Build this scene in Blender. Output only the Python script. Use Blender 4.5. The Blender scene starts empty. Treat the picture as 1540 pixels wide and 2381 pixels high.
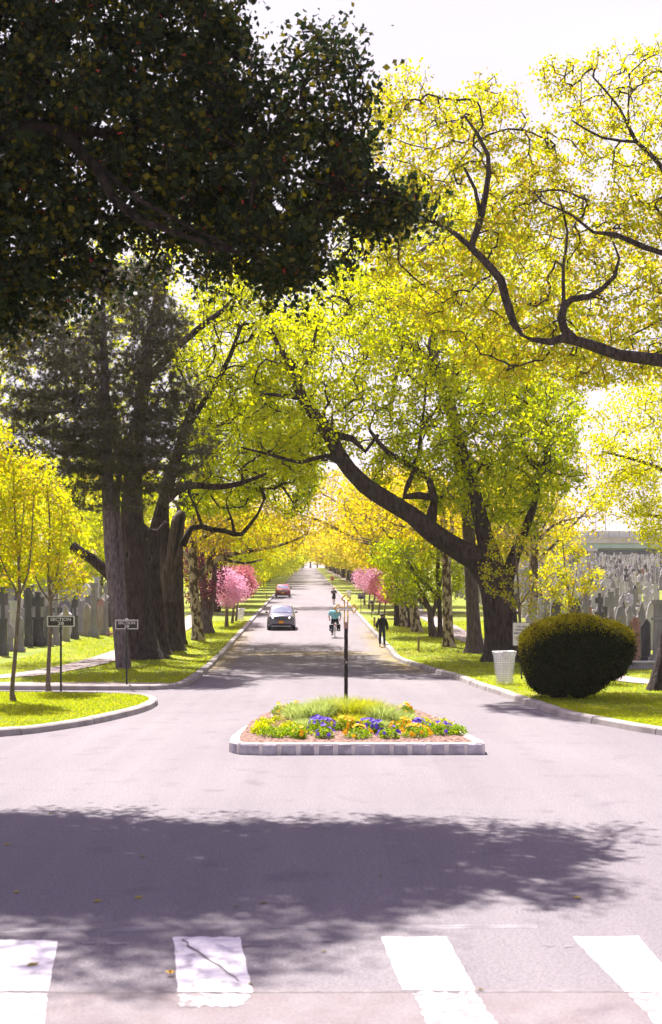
import bpy, bmesh, math, random
import numpy as np
from mathutils import Vector, Matrix
from mathutils.geometry import tessellate_polygon
random.seed(7); rng = np.random.default_rng(7)
R = math.radians
scene = bpy.context.scene
COL = scene.collection

# ---------------------------------------------------------------- camera
W, H, F, XC, Y0, CAMZ = 1540.0, 2381.0, 3000.0, 770.0, 1392.0, 3.0
cd = bpy.data.cameras.new("camera"); cam = bpy.data.objects.new("camera", cd); COL.objects.link(cam)
cam.location = (0, 0, CAMZ); cam.rotation_euler = (R(90), 0, 0)
cd.sensor_fit = 'VERTICAL'; cd.sensor_height = 36.0; cd.lens = 36.0*F/H
cd.shift_y = (Y0-H/2)/H; cd.clip_start = 0.1; cd.clip_end = 6000
cd.dof.use_dof = True; cd.dof.focus_distance = 60.0; cd.dof.aperture_fstop = 2.4
scene.camera = cam
# ---------------------------------------------------------------- light
SUN_EL, SUN_AZ = 60.0, -22.0        # azimuth measured from +Y (road direction), negative = to the left
world = bpy.data.worlds.new("World"); scene.world = world; world.use_nodes = True
wn, wl = world.node_tree.nodes, world.node_tree.links
wn.clear()
sky = wn.new('ShaderNodeTexSky'); sky.sky_type = 'NISHITA'; sky.sun_disc = False
sky.sun_elevation = R(SUN_EL); sky.sun_rotation = R(SUN_AZ); sky.air_density = 1.0; sky.dust_density = 1.0; sky.ozone_density = 3.0
tc = wn.new('ShaderNodeTexCoord'); mp = wn.new('ShaderNodeMapping'); mp.inputs['Scale'].default_value = (1.0, 1.0, 3.0)
nz = wn.new('ShaderNodeTexNoise'); nz.inputs['Scale'].default_value = 2.2; nz.inputs['Detail'].default_value = 5
cr = wn.new('ShaderNodeValToRGB'); cr.color_ramp.elements[0].position = 0.30; cr.color_ramp.elements[1].position = 0.62
mx = wn.new('ShaderNodeMixRGB'); mx.inputs[2].default_value = (4.65, 4.4, 4.75, 1)
bg = wn.new('ShaderNodeBackground'); bg.inputs['Strength'].default_value = 0.075
out = wn.new('ShaderNodeOutputWorld')
wl.new(tc.outputs['Generated'], mp.inputs[0]); wl.new(mp.outputs[0], nz.inputs['Vector']); wl.new(nz.outputs['Fac'], cr.inputs[0])
ml = wn.new('ShaderNodeMath'); ml.operation = 'MULTIPLY_ADD'; ml.inputs[1].default_value = 0.35; ml.inputs[2].default_value = 0.6
sz = wn.new('ShaderNodeSeparateXYZ'); wl.new(tc.outputs['Generated'], sz.inputs[0])
el = wn.new('ShaderNodeMapRange'); el.inputs['From Min'].default_value = 0.40; el.inputs['From Max'].default_value = 0.62; el.inputs['To Min'].default_value = 1.0; el.inputs['To Max'].default_value = 0.0; wl.new(sz.outputs['Z'], el.inputs[0])
mf = wn.new('ShaderNodeMath'); mf.operation = 'MULTIPLY'
wl.new(cr.outputs[0], ml.inputs[0]); wl.new(ml.outputs[0], mf.inputs[0]); wl.new(el.outputs[0], mf.inputs[1]); wl.new(mf.outputs[0], mx.inputs[0]); tint = wn.new('ShaderNodeMixRGB'); tint.blend_type = 'MULTIPLY'; tint.inputs[0].default_value = 1.0; tint.inputs[2].default_value = (1.45, 0.86, 0.98, 1)
wl.new(sky.outputs[0], tint.inputs[1]); wl.new(tint.outputs[0], mx.inputs[1])
wl.new(mx.outputs[0], bg.inputs['Color']); wl.new(bg.outputs[0], out.inputs[0])
sd = bpy.data.lights.new("sun", 'SUN'); sd.energy = 5.0; sd.angle = R(0.6); sd.color = (1.0, 0.925, 0.86)
sun = bpy.data.objects.new("sun", sd); COL.objects.link(sun)
to_sun = Vector((math.sin(R(SUN_AZ))*math.cos(R(SUN_EL)), math.cos(R(SUN_AZ))*math.cos(R(SUN_EL)), math.sin(R(SUN_EL))))
sun.rotation_euler = to_sun.to_track_quat('Z', 'Y').to_euler(); sun.location = (0, 0, 60)
vs = scene.view_settings; vs.view_transform = 'Standard'; vs.look = 'None'; vs.gamma = 1; vs.use_curve_mapping = False
vs.exposure = 1.58
scene.render.resolution_x = 662; scene.render.resolution_y = 1024
try:
    scene.cycles.max_bounces = 9; scene.cycles.diffuse_bounces = 5; scene.cycles.transmission_bounces = 7
except Exception: pass

# ---------------------------------------------------------------- ground shape and picture-to-ground helper
def road_c(Y): return -0.0187*Y
def gz(X, Y):
    a = -1.78+0.03133*Y
    z = 0.5*(a+math.sqrt(a*a+0.02))
    if Y > 600: z -= 0.00006*(Y-600)**2 if Y < 900 else 5.4+0.036*(Y-900)
    e = min(1, max(0, (X-13)/14.0)); z += e*0.014*max(0, min(Y, 420)-62)
    e = min(1, max(0, (-X-16)/16.0)); z += e*0.004*max(0, min(Y, 420)-60)
    return z
def P(x, y, d): return Vector(((x-XC)*d/F, d, CAMZ+(Y0-y)*d/F))
def G(x, y, lift=0.0):
    lo, hi = 4.0, 590.0
    for _ in range(50):
        m = (lo+hi)/2; p = P(x, y, m)
        if p.z > gz(p.x, m)+lift: lo = m
        else: hi = m
    p = P(x, y, lo); return Vector((p.x, lo, gz(p.x, lo)+lift))

# ---------------------------------------------------------------- object helpers
def tag(o, label=None, cat=None, group=None, kind=None):
    if label: o['label'] = label
    if cat: o['category'] = cat
    if group: o['group'] = group
    if kind: o['kind'] = kind
    return o
def empty(name, loc, label, cat, group=None, rz=0.0, scale=1.0):
    o = bpy.data.objects.new(name, None); COL.objects.link(o)
    o.location = loc; o.rotation_euler = (0, 0, rz); o.scale = (scale,)*3; o.empty_display_size = 0.2
    return tag(o, label, cat, group)
def link(name, me, mat, parent=None, smooth=False):
    o = bpy.data.objects.new(name, me); COL.objects.link(o)
    if mat is not None:
        for m in (mat if isinstance(mat, (list, tuple)) else [mat]): me.materials.append(m)
    if smooth and len(me.polygons): me.polygons.foreach_set('use_smooth', [True]*len(me.polygons))
    if parent is not None: o.parent = parent
    return o
def copy_tree(o, parent=None):
    c = o.copy(); COL.objects.link(c)
    if parent is not None: c.parent = parent
    for ch in list(o.children): copy_tree(ch, c)
    return c

class MB:
    """collects simple shapes into one mesh"""
    def __init__(s): s.v = []; s.f = []; s.mi = []; s.cur = 0
    def add(s, vs, fs):
        n = len(s.v); s.v += [tuple(v) for v in vs]; s.f += [tuple(i+n for i in f) for f in fs]; s.mi += [s.cur]*len(fs)
    def box(s, c, size, top=(1, 1), rot=0.0, shift=(0, 0)):
        x, y, z = size[0]/2, size[1]/2, size[2]/2; a, b = math.cos(rot), math.sin(rot); vs = []
        for zz, kx, ky, sx, sy in ((-z, 1, 1, 0, 0), (z, top[0], top[1], shift[0], shift[1])):
            for px, py in ((-x, -y), (x, -y), (x, y), (-x, y)):
                qx, qy = px*kx+sx, py*ky+sy
                vs.append((c[0]+qx*a-qy*b, c[1]+qx*b+qy*a, c[2]+zz))
        s.add(vs, [(3, 2, 1, 0), (4, 5, 6, 7), (0, 1, 5, 4), (1, 2, 6, 5), (2, 3, 7, 6), (3, 0, 4, 7)])
    def tube(s, pts, rad, n=6, cap=True, wob=0.0):
        pts = [Vector(p) for p in pts]; m = len(pts)
        if not hasattr(rad, '__len__'): rad = [rad]*m
        vs = []; up = None
        ph = [random.uniform(1-wob, 1+wob) for _ in range(n)] if wob else [1]*n
        for i in range(m):
            t = (pts[min(i+1, m-1)]-pts[max(i-1, 0)])
            t = t.normalized() if t.length > 1e-9 else Vector((0, 0, 1))
            if up is None:
                up = Vector((1, 0, 0)) if abs(t.x) < 0.8 else Vector((0, 1, 0))
            a = (up-t*up.dot(t)).normalized(); b = t.cross(a); up = a
            for k in range(n):
                an = 2*math.pi*k/n; q = rad[i]*(ph[k]*(1+(random.uniform(-wob, wob)*0.35 if wob else 0)))
                vs.append(pts[i]+a*(q*math.cos(an))+b*(q*math.sin(an)))
        fs = []
        for i in range(m-1):
            for k in range(n):
                k2 = (k+1) % n; fs.append((i*n+k, i*n+k2, (i+1)*n+k2, (i+1)*n+k))
        if cap: fs.append(tuple(range(n-1, -1, -1))); fs.append(tuple((m-1)*n+k for k in range(n)))
        s.add(vs, fs)
    def prism(s, poly, y0, y1):
        """poly in XZ, extruded along Y"""
        n = len(poly); vs = [(p[0], y0, p[1]) for p in poly]+[(p[0], y1, p[1]) for p in poly]
        s.add(vs, [tuple(range(n)), tuple(range(2*n-1, n-1, -1))]+[((i+1) % n, i, n+i, n+(i+1) % n) for i in range(n)])
    def lathe(s, prof, c=(0, 0, 0), n=16, axis='z'):
        vs = []
        for r, z in prof:
            for k in range(n):
                a = 2*math.pi*k/n
                if axis == 'z': vs.append((c[0]+r*math.cos(a), c[1]+r*math.sin(a), c[2]+z))
                elif axis == 'x': vs.append((c[0]+z, c[1]+r*math.cos(a), c[2]+r*math.sin(a)))
                else: vs.append((c[0]+r*math.cos(a), c[1]+z, c[2]+r*math.sin(a)))
        fs = [(i*n+k, i*n+(k+1) % n, (i+1)*n+(k+1) % n, (i+1)*n+k) for i in range(len(prof)-1) for k in range(n)]
        s.add(vs, fs)
    def ball(s, c, r, n=10, m=7):
        if not hasattr(r, '__len__'): r = (r, r, r)
        vs = []; fs = []
        for i in range(m+1):
            th = math.pi*i/m
            for k in range(n):
                a = 2*math.pi*k/n
                vs.append((c[0]+r[0]*math.sin(th)*math.cos(a), c[1]+r[1]*math.sin(th)*math.sin(a), c[2]+r[2]*math.cos(th)))
        for i in range(m):
            for k in range(n): fs.append((i*n+k, (i+1)*n+k, (i+1)*n+(k+1) % n, i*n+(k+1) % n))
        s.add(vs, fs)
    def mesh(s, name, bevel=0, merge=False):
        me = bpy.data.meshes.new(name); me.from_pydata(s.v, [], s.f); me.update()
        if any(s.mi): me.polygons.foreach_set('material_index', s.mi)
        if bevel or merge:
            bm = bmesh.new(); bm.from_mesh(me)
            if merge: bmesh.ops.remove_doubles(bm, verts=bm.verts, dist=1e-4)
            if bevel: bmesh.ops.bevel(bm, geom=list(bm.edges), offset=bevel, segments=1, affect='EDGES', clamp_overlap=True)
            bmesh.ops.recalc_face_normals(bm, faces=bm.faces); bm.to_mesh(me); bm.free()
        return me
    def build(s, name, mat, parent=None, smooth=False, bevel=0, merge=False):
        return link(name, s.mesh(name, bevel, merge), mat, parent, smooth)

# ---------------------------------------------------------------- materials
def pmat(name, col, rough=0.7, metal=0.0, spec=0.5):
    m = bpy.data.materials.new(name); m.use_nodes = True
    b = m.node_tree.nodes['Principled BSDF']
    b.inputs['Base Color'].default_value = (*col, 1); b.inputs['Roughness'].default_value = rough
    b.inputs['Metallic'].default_value = metal; b.inputs['Specular IOR Level'].default_value = spec
    return m
def nodes(m): return m.node_tree.nodes, m.node_tree.links, m.node_tree.nodes['Principled BSDF']
def noisy(name, c1, c2, scale=4.0, detail=6, rough=0.8, bump=0.0, bscale=None, stretch=(1, 1, 1), metal=0.0, p0=0.35, p1=0.65, spec=0.3, coord='Object', c3=None, bd=0.02):
    m = pmat(name, c1, rough, metal, spec); n, l, b = nodes(m)
    t = n.new('ShaderNodeTexCoord'); mp = n.new('ShaderNodeMapping'); mp.inputs['Scale'].default_value = stretch
    no = n.new('ShaderNodeTexNoise'); no.inputs['Scale'].default_value = scale; no.inputs['Detail'].default_value = detail
    r = n.new('ShaderNodeValToRGB'); e = r.color_ramp.elements
    e[0].position = p0; e[0].color = (*c1, 1); e[1].position = p1; e[1].color = (*c2, 1)
    if c3: k = e.new((p0+p1)/2); k.color = (*c3, 1)
    l.new(t.outputs[coord], mp.inputs[0]); l.new(mp.outputs[0], no.inputs['Vector']); l.new(no.outputs['Fac'], r.inputs[0]); l.new(r.outputs[0], b.inputs['Base Color'])
    if bump:
        n2 = n.new('ShaderNodeTexNoise'); n2.inputs['Scale'].default_value = bscale or scale*4; n2.inputs['Detail'].default_value = 8
        bu = n.new('ShaderNodeBump'); bu.inputs['Strength'].default_value = bump; bu.inputs['Distance'].default_value = bd
        l.new(mp.outputs[0], n2.inputs['Vector']); l.new(n2.outputs['Fac'], bu.inputs['Height']); l.new(bu.outputs[0], b.inputs['Normal'])
    return m
def leafmat(name, cols, trans=0.5, rough=0.5, spec=0.12, tcol=1.0):
    m = pmat(name, cols[0], rough, 0, spec); n, l, b = nodes(m)
    g = n.new('ShaderNodeNewGeometry'); r = n.new('ShaderNodeValToRGB'); e = r.color_ramp.elements
    e[0].color = (*cols[0], 1); e[1].color = (*cols[-1], 1)
    for i, c in enumerate(cols[1:-1]):
        k = e.new((i+1)/(len(cols)-1)); k.color = (*c, 1)
    l.new(g.outputs['Random Per Island'], r.inputs[0]); l.new(r.outputs[0], b.inputs['Base Color'])
    if trans:
        tb = n.new('ShaderNodeBsdfTranslucent'); mxs = n.new('ShaderNodeMixShader'); mxs.inputs[0].default_value = trans
        hs = n.new('ShaderNodeHueSaturation'); hs.inputs['Saturation'].default_value = 1.1; hs.inputs['Value'].default_value = tcol
        o = n['Material Output']
        l.new(r.outputs[0], hs.inputs['Color']); l.new(hs.outputs[0], tb.inputs['Color'])
        l.new(b.outputs[0], mxs.inputs[1]); l.new(tb.outputs[0], mxs.inputs[2]); l.new(mxs.outputs[0], o.inputs['Surface'])
    return m

def mat_asphalt():
    m = pmat('asphalt', (0.2, 0.19, 0.2), 0.85, 0, 0.25); n, l, b = nodes(m)
    g = n.new('ShaderNodeNewGeometry'); s = n.new('ShaderNodeSeparateXYZ'); l.new(g.outputs['Position'], s.inputs[0])
    def math_(op, a, bb, c=None):
        q = n.new('ShaderNodeMath'); q.operation = op
        for i, vv in enumerate((a, bb, c)):
            if vv is None: continue
            if isinstance(vv, (int, float)): q.inputs[i].default_value = vv
            else: l.new(vv, q.inputs[i])
        return q.outputs[0]
    def noise(scale, det, st=(1, 1, 1)):
        mp = n.new('ShaderNodeMapping'); mp.inputs['Scale'].default_value = st; l.new(g.outputs['Position'], mp.inputs[0])
        q = n.new('ShaderNodeTexNoise'); q.inputs['Scale'].default_value = scale; q.inputs['Detail'].default_value = det
        l.new(mp.outputs[0], q.inputs['Vector']); return q.outputs['Fac']
    def ramp(f, a, ca, bb, cb):
        r = n.new('ShaderNodeValToRGB'); e = r.color_ramp.elements; e[0].position = a; e[0].color = (*ca, 1); e[1].position = bb; e[1].color = (*cb, 1); l.new(f, r.inputs[0]); return r.outputs[0]
    base = ramp(noise(0.35, 6, (1, 0.35, 1)), 0.3, (0.158, 0.144, 0.156), 0.7, (0.190, 0.177, 0.186))
    grit = ramp(noise(38, 5), 0.36, (0.66, 0.64, 0.68), 0.62, (1.18, 1.16, 1.18))
    mu = n.new('ShaderNodeMixRGB'); mu.blend_type = 'MULTIPLY'; mu.inputs[0].default_value = 0.8; l.new(base, mu.inputs[1]); l.new(grit, mu.inputs[2])
    # older reddish paving under the crosswalk's near half
    near = math_('SUBTRACT', 1.0, math_('MULTIPLY_ADD', s.outputs['Y'], 6.0, -9.82*6))
    nearc = n.new('ShaderNodeClamp'); l.new(near, nearc.inputs[0])
    red = ramp(noise(3.0, 8), 0.35, (0.165, 0.125, 0.120), 0.65, (0.215, 0.19, 0.195))
    m2 = n.new('ShaderNodeMixRGB'); l.new(math_('MULTIPLY', nearc.outputs[0], 0.45), m2.inputs[0]); l.new(mu.outputs[0], m2.inputs[1]); l.new(red, m2.inputs[2])
    tr = noise(0.9, 5, (2.2, 0.06, 1)); mt = n.new('ShaderNodeMixRGB'); mt.blend_type = 'MULTIPLY'; mt.inputs[0].default_value = 1.0
    l.new(m2.outputs[0], mt.inputs[1]); l.new(ramp(tr, .35, (.95, .95, .955), .65, (1.04, 1.04, 1.035)), mt.inputs[2])
    pt_ = noise(1.4, 7); mq = n.new('ShaderNodeMixRGB'); mq.blend_type = 'MULTIPLY'; mq.inputs[0].default_value = 1.0
    l.new(mt.outputs[0], mq.inputs[1]); l.new(ramp(pt_, .30, (.82, .80, .84), .42, (1, 1, 1)), mq.inputs[2]); m2 = mq
    # pollen lying in the gutters and in a band across the road
    xr = math_('ABSOLUTE', math_('ADD', math_('MULTIPLY', s.outputs['Y'], 0.0187), s.outputs['X']), 0)
    ed = n.new('ShaderNodeMapRange'); ed.inputs['From Min'].default_value = 3.0; ed.inputs['From Max'].default_value = 4.2; l.new(xr, ed.inputs[0])
    yb = n.new('ShaderNodeMapRange'); yb.inputs['From Min'].default_value = 50; yb.inputs['From Max'].default_value = 56; l.new(s.outputs['Y'], yb.inputs[0])
    yc = n.new('ShaderNodeMapRange'); yc.inputs['From Min'].default_value = 96; yc.inputs['From Max'].default_value = 74; l.new(s.outputs['Y'], yc.inputs[0])
    f1 = math_('MULTIPLY', math_('MULTIPLY', ed.outputs[0], yb.outputs[0]), yc.outputs[0])
    bd = math_('SUBTRACT', 1.0, math_('MULTIPLY', math_('ABSOLUTE', math_('SUBTRACT', s.outputs['Y'], 64.5), 0), 0.42))
    bdc = n.new('ShaderNodeClamp'); l.new(bd, bdc.inputs[0])
    ft = math_('MAXIMUM', f1, math_('MULTIPLY', bdc.outputs[0], 0.75))
    nn = ramp(noise(3.0, 6, (0.4, 1, 1)), 0.38, (0.1, 0.1, 0.1), 0.6, (1, 1, 1))
    m3 = n.new('ShaderNodeMixRGB'); m3.inputs[2].default_value = (0.27, 0.20, 0.03, 1)
    l.new(math_('MULTIPLY', ft, nn), m3.inputs[0]); l.new(m2.outputs[0], m3.inputs[1]); l.new(m3.outputs[0], b.inputs['Base Color'])
    bu = n.new('ShaderNodeBump'); bu.inputs['Strength'].default_value = 0.5; bu.inputs['Distance'].default_value = 0.006
    l.new(noise(90, 4), bu.inputs['Height']); l.new(bu.outputs[0], b.inputs['Normal'])
    return m
M = {}
M['asphalt'] = mat_asphalt()
M['lawn'] = noisy('lawn', (0.14, 0.185, 0.010), (0.27, 0.245, 0.045), 0.7, 8, 0.9, 0.8, 30, p0=0.4, p1=0.68, c3=(0.175, 0.215, 0.011), coord='Object', bd=0.05)
M['far_ground'] = noisy('far_ground', (0.08, 0.13, 0.02), (0.15, 0.18, 0.03), 0.05, 6, 0.95)
M['blade'] = leafmat('grass_blade', [(0.21, 0.27, 0.01), (0.33, 0.39, 0.014), (0.46, 0.43, 0.06)], 0.45, tcol=1.6)
M['concrete'] = noisy('kerb_concrete', (0.22, 0.195, 0.185), (0.34, 0.31, 0.295), 2.0, 8, 0.85, 0.4, 25)
M['path'] = noisy('path_concrete', (0.23, 0.19, 0.175), (0.33, 0.28, 0.26), 1.2, 8, 0.85, 0.3, 25)
M['paint'] = noisy('road_paint', (0.34, 0.32, 0.34), (0.66, 0.63, 0.66), 9.0, 9, 0.6, 0.3, 60, p0=0.30, p1=0.47)
M['paint_worn'] = noisy('road_paint_worn', (0.20, 0.175, 0.18), (0.62, 0.60, 0.62), 10.0, 9, 0.6, 0.3, 60, p0=0.44, p1=0.56)
M['seam'] = noisy('tar_seam', (0.10, 0.09, 0.10), (0.22, 0.20, 0.21), 6, 4, 0.7)
M['paleseam'] = noisy('pale_seam', (0.155, 0.14, 0.155), (0.225, 0.21, 0.23), 3, 8, 0.7, p0=0.4, p1=0.6)
M['bark'] = noisy('bark', (0.027, 0.019, 0.019), (0.092, 0.065, 0.062), 3.0, 8, 0.95, 1.0, 9, stretch=(3.2, 3.2, 0.8), bd=0.15)
M['bark_holly'] = noisy('bark_holly', (0.010, 0.008, 0.007), (0.035, 0.026, 0.022), 5.0, 8, 0.95, 0.9, 14, stretch=(2, 2, 1), spec=0.1, bd=0.03)
M['bark_grey'] = noisy('bark_grey', (0.07, 0.055, 0.055), (0.16, 0.125, 0.125), 3.0, 8, 0.95, 0.9, 8, stretch=(4, 4, 0.8), bd=0.08)
M['bark_pine'] = noisy('bark_pine', (0.085, 0.065, 0.078), (0.21, 0.165, 0.185), 4.0, 8, 0.95, 1.0, 9, stretch=(3, 3, 1), bd=0.08)
M['bark_plane'] = noisy('bark_plane', (0.07, 0.045, 0.03), (0.36, 0.30, 0.20), 3.2, 4, 0.85, 0.4, 12, stretch=(1.3, 1.3, 0.8), p0=0.47, p1=0.54, bd=0.03)
M['deadwood'] = noisy('dead_wood', (0.035, 0.024, 0.024), (0.135, 0.095, 0.085), 3.0, 8, 0.9, 0.9, 8, stretch=(6, 6, 0.5), bd=0.05)
M['hollow'] = pmat('hollow_wood', (0.012, 0.008, 0.007), 0.9)
M['sapbark'] = noisy('sapling_bark', (0.09, 0.07, 0.055), (0.20, 0.155, 0.12), 6.0, 6, 0.9, 0.6, 30, stretch=(3, 3, 1))
M['holly'] = leafmat('holly_leaf', [(0.008, 0.016, 0.007), (0.012, 0.022, 0.009), (0.02, 0.032, 0.01), (0.022, 0.026, 0.008), (0.14, 0.12, 0.01)], 0.30, 0.5, 0.10, tcol=1.6)  # last ramp colour scatters yellow-green leaves to stand for sunlit edges
M['berry'] = pmat('holly_berry', (0.55, 0.014, 0.012), 0.35)
M['needle'] = leafmat('pine_needle', [(0.040, 0.036, 0.018), (0.066, 0.062, 0.028), (0.13, 0.115, 0.05)], 0.25, 0.5, 0.4)
M['leaf_lime'] = leafmat('leaf_lime', [(0.235, 0.29, 0.008), (0.41, 0.44, 0.012), (0.58, 0.55, 0.025)], 0.58, tcol=1.6)
M['leaf_green'] = leafmat('leaf_green', [(0.16, 0.22, 0.008), (0.29, 0.35, 0.012), (0.46, 0.46, 0.018)], 0.58, tcol=1.6)
M['leaf_dark'] = leafmat('leaf_deep_green', [(0.03, 0.08, 0.008), (0.06, 0.13, 0.01), (0.13, 0.20, 0.01)], 0.42, tcol=1.3)
M['leaf_gold'] = leafmat('leaf_gold', [(0.32, 0.30, 0.02), (0.46, 0.38, 0.03), (0.50, 0.34, 0.05), (0.30, 0.32, 0.02)], 0.54, tcol=1.65)
M['leaf_bronze'] = leafmat('leaf_bronze', [(0.24, 0.30, 0.008), (0.43, 0.43, 0.014), (0.31, 0.36, 0.010), (0.55, 0.35, 0.07), (0.38, 0.40, 0.012), (0.48, 0.42, 0.03)], 0.58, tcol=1.55)
M['leaf_yellow'] = leafmat('leaf_yellow', [(0.31, 0.35, 0.008), (0.49, 0.48, 0.012), (0.58, 0.52, 0.02)], 0.58, tcol=1.55)
M['leaf_pink'] = leafmat('blossom_pink', [(0.66, 0.30, 0.44), (0.84, 0.52, 0.66), (0.76, 0.38, 0.52)], 0.4)
M['leaf_rose'] = leafmat('blossom_rose', [(0.45, 0.13, 0.14), (0.60, 0.24, 0.26), (0.40, 0.10, 0.14)], 0.4)
M['leaf_plum'] = leafmat('plum_leaf', [(0.09, 0.025, 0.035), (0.17, 0.04, 0.06), (0.22, 0.06, 0.07)], 0.35)
M['yew'] = leafmat('yew_needle', [(0.006, 0.012, 0.004), (0.016, 0.026, 0.006), (0.05, 0.055, 0.008)], 0.12, 0.6)
M['yewtip_sunlit'] = leafmat('yew_tip_sunlit', [(0.36, 0.34, 0.010), (0.56, 0.46, 0.012), (0.20, 0.22, 0.01)], 0.3, 0.6)
M['black'] = pmat('black_paint', (0.012, 0.012, 0.013), 0.45)
M['signblack'] = noisy('sign_plate_black', (0.018, 0.013, 0.014), (0.035, 0.028, 0.03), 6, 5, 0.5)
M['silver'] = noisy('silver_lettering', (0.50, 0.47, 0.49), (0.66, 0.63, 0.65), 10, 5, 0.5)
M['peeling'] = noisy('peeling_black_paint', (0.02, 0.016, 0.016), (0.45, 0.40, 0.42), 7, 6, 0.7, stretch=(1, 1, 0.5), p0=0.60, p1=0.64)
M['gold'] = noisy('gold_paint', (0.40, 0.20, 0.05), (0.62, 0.40, 0.08), 8, 5, 0.5)
M['goldpale'] = noisy('pale_gold_panel', (0.62, 0.47, 0.16), (0.75, 0.60, 0.25), 8, 5, 0.45, metal=0.2)
M['wood'] = noisy('timber_post', (0.24, 0.15, 0.08), (0.38, 0.26, 0.15), 4, 6, 0.85, stretch=(5, 5, 0.6))
M['white'] = pmat('white_panel', (0.62, 0.58, 0.62), 0.5)
M['grey_text'] = pmat('dark_lettering', (0.10, 0.09, 0.12), 0.6)
M['galv'] = pmat('galvanised_wire', (0.48, 0.48, 0.50), 0.4, 0.5)
M['bag'] = noisy('clear_bag', (0.62, 0.60, 0.64), (0.80, 0.78, 0.80), 6, 6, 0.25, 0.8, 9, stretch=(3, 3, 0.7), bd=0.05)
M['mulch'] = noisy('mulch', (0.09, 0.045, 0.035), (0.34, 0.22, 0.18), 14, 8, 0.95, 1.0, 30, bd=0.05)
M['straw'] = leafmat('dry_straw', [(0.50, 0.38, 0.24), (0.62, 0.50, 0.36), (0.40, 0.26, 0.16)], 0.2)
M['block'] = noisy('granite_block', (0.30, 0.27, 0.31), (0.52, 0.48, 0.52), 3.5, 8, 0.85, 0.7, 16, bd=0.03)
M['mortar'] = noisy('mortar', (0.60, 0.52, 0.49), (0.74, 0.67, 0.64), 5, 6, 0.9, 0.4, 20)

# ---------------------------------------------------------------- terrain
def grid_sheet(name, rows, mat, kind='structure'):
    """rows: list of lists of Vector with equal length"""
    n = len(rows[0]); v = [tuple(p) for r in rows for p in r]
    f = [(i*n+j, i*n+j+1, (i+1)*n+j+1, (i+1)*n+j) for i in range(len(rows)-1) for j in range(n-1)]
    me = bpy.data.meshes.new(name); me.from_pydata(v, [], f); me.update()
    o = link(name, me, mat, smooth=True); return tag(o, kind=kind)
YS = [-15, -5, 0, 5, 10, 15, 20, 25, 28, 31, 34, 37, 40, 43]+list(np.arange(46, 100, 2.5))+list(np.arange(100, 200, 8))+list(np.arange(200, 600, 20))+[600, 620, 650, 700, 760, 830, 900, 1100, 1500, 2200, 3500]
XS = [-2500, -1200, -600, -300, -150, -80, -50, -32, -24, -16, -12, -8, -4, 0, 4, 8, 13, 17, 22, 27, 40, 60, 90, 150, 300, 600, 1200, 2500]
grid_sheet('ground', [[Vector((x, y, gz(x, y)-0.06)) for x in XS] for y in [-400, -100]+YS], M['far_ground'])
grid_sheet('road', [[Vector((x, y, gz(x, y))) for x in [-45, -30, -20, -12, -8, -4, 0, 4, 8, 12]+[13, 20, 30, 45]] for y in [a for a in YS if a <= 900]], M['asphalt'])

RK = [(16.0, 23.5), (12.0, 24.3), (9.5, 25.6), (7.4, 27.9), (6.4, 30.5), (5.75, 33.2), (5.3, 38.6), (4.85, 43.5), (4.55, 48.0)]
LK = [(-9.5, 42.1), (-6.6, 42.0), (-5.5, 42.4), (-5.0, 43.4), (-4.9, 45.5), (-4.95, 50.0)]
def curveX(tab, Y):
    for (x0, y0), (x1, y1) in zip(tab, tab[1:]):
        if y0 <= Y <= y1: return x0+(x1-x0)*(Y-y0)/max(1e-6, y1-y0)
    return None
def rk(Y):
    if Y > 60: return road_c(Y)+4.15
    if Y <= 48: return curveX(RK, max(Y, 23.5))
    t = (Y-48)/12; return (1-t)*4.55+t*(road_c(60)+4.15)
def lk(Y):
    if Y > 56: return road_c(Y)-4.05
    if Y <= 50: return curveX(LK[1:], max(Y, 42.0))
    t = (Y-50)/6; return (1-t)*-4.95+t*(road_c(56)-4.05)
U = [0.22, 0.8, 1.5, 2.5, 3.5, 4.5, 6, 8, 11, 15, 20, 27, 36, 50, 75, 110, 180, 400]
def lawn(name, fn, sgn, ys):
    grid_sheet(name, [[Vector((fn(y)+sgn*u, y, gz(fn(y)+sgn*u, y)+0.13+0.02*math.sin(u*1.7+y*0.5))) for u in U] for y in ys], M['lawn'])
ysr = [23.6, 24.3, 25, 25.6, 26.5, 27.9, 29, 30.5, 32, 33.2, 35, 37, 38.6, 41, 43.5, 45, 48]+[a for a in YS if a > 49]
lawn('lawn', rk, 1, ysr)
lawn('lawn', lk, -1, [42.3, 42.7, 43.4, 44.5, 45.5, 47, 48.5, 50]+[a for a in YS if a > 51])
# front grass island on the left
IK = [(-22.0, 24.0), (-14.0, 25.6), (-10, 26.8), (-7.15, 28.0), (-5.9, 30.0), (-5.2, 32.4), (-4.85, 34.6), (-4.9, 36.6), (-5.3, 38.0), (-6.2, 38.9), (-8.0, 39.4), (-12, 39.8), (-22, 40.2)]
def smooth_line(pts, step=0.4):
    P_ = [Vector((*p, 0)) for p in pts]; out_ = []
    for i in range(len(P_)-1):
        p0, p1, p2, p3 = P_[max(i-1, 0)], P_[i], P_[i+1], P_[min(i+2, len(P_)-1)]
        n = max(2, int((p2-p1).length/step))
        for k in range(n):
            t = k/n; out_.append(0.5*((2*p1)+(p2-p0)*t+(2*p0-5*p1+4*p2-p3)*t*t+(3*p1-p0-3*p2+p3)*t**3))
    out_.append(P_[-1]); return out_
def offset_line(ln, d):
    o = []
    for i, p in enumerate(ln):
        t = (ln[min(i+1, len(ln)-1)]-ln[max(i-1, 0)]).normalized(); o.append(p+Vector((-t.y, t.x, 0))*d)
    return o
isl = smooth_line(IK)
inner = offset_line(isl, 0.2)
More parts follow.
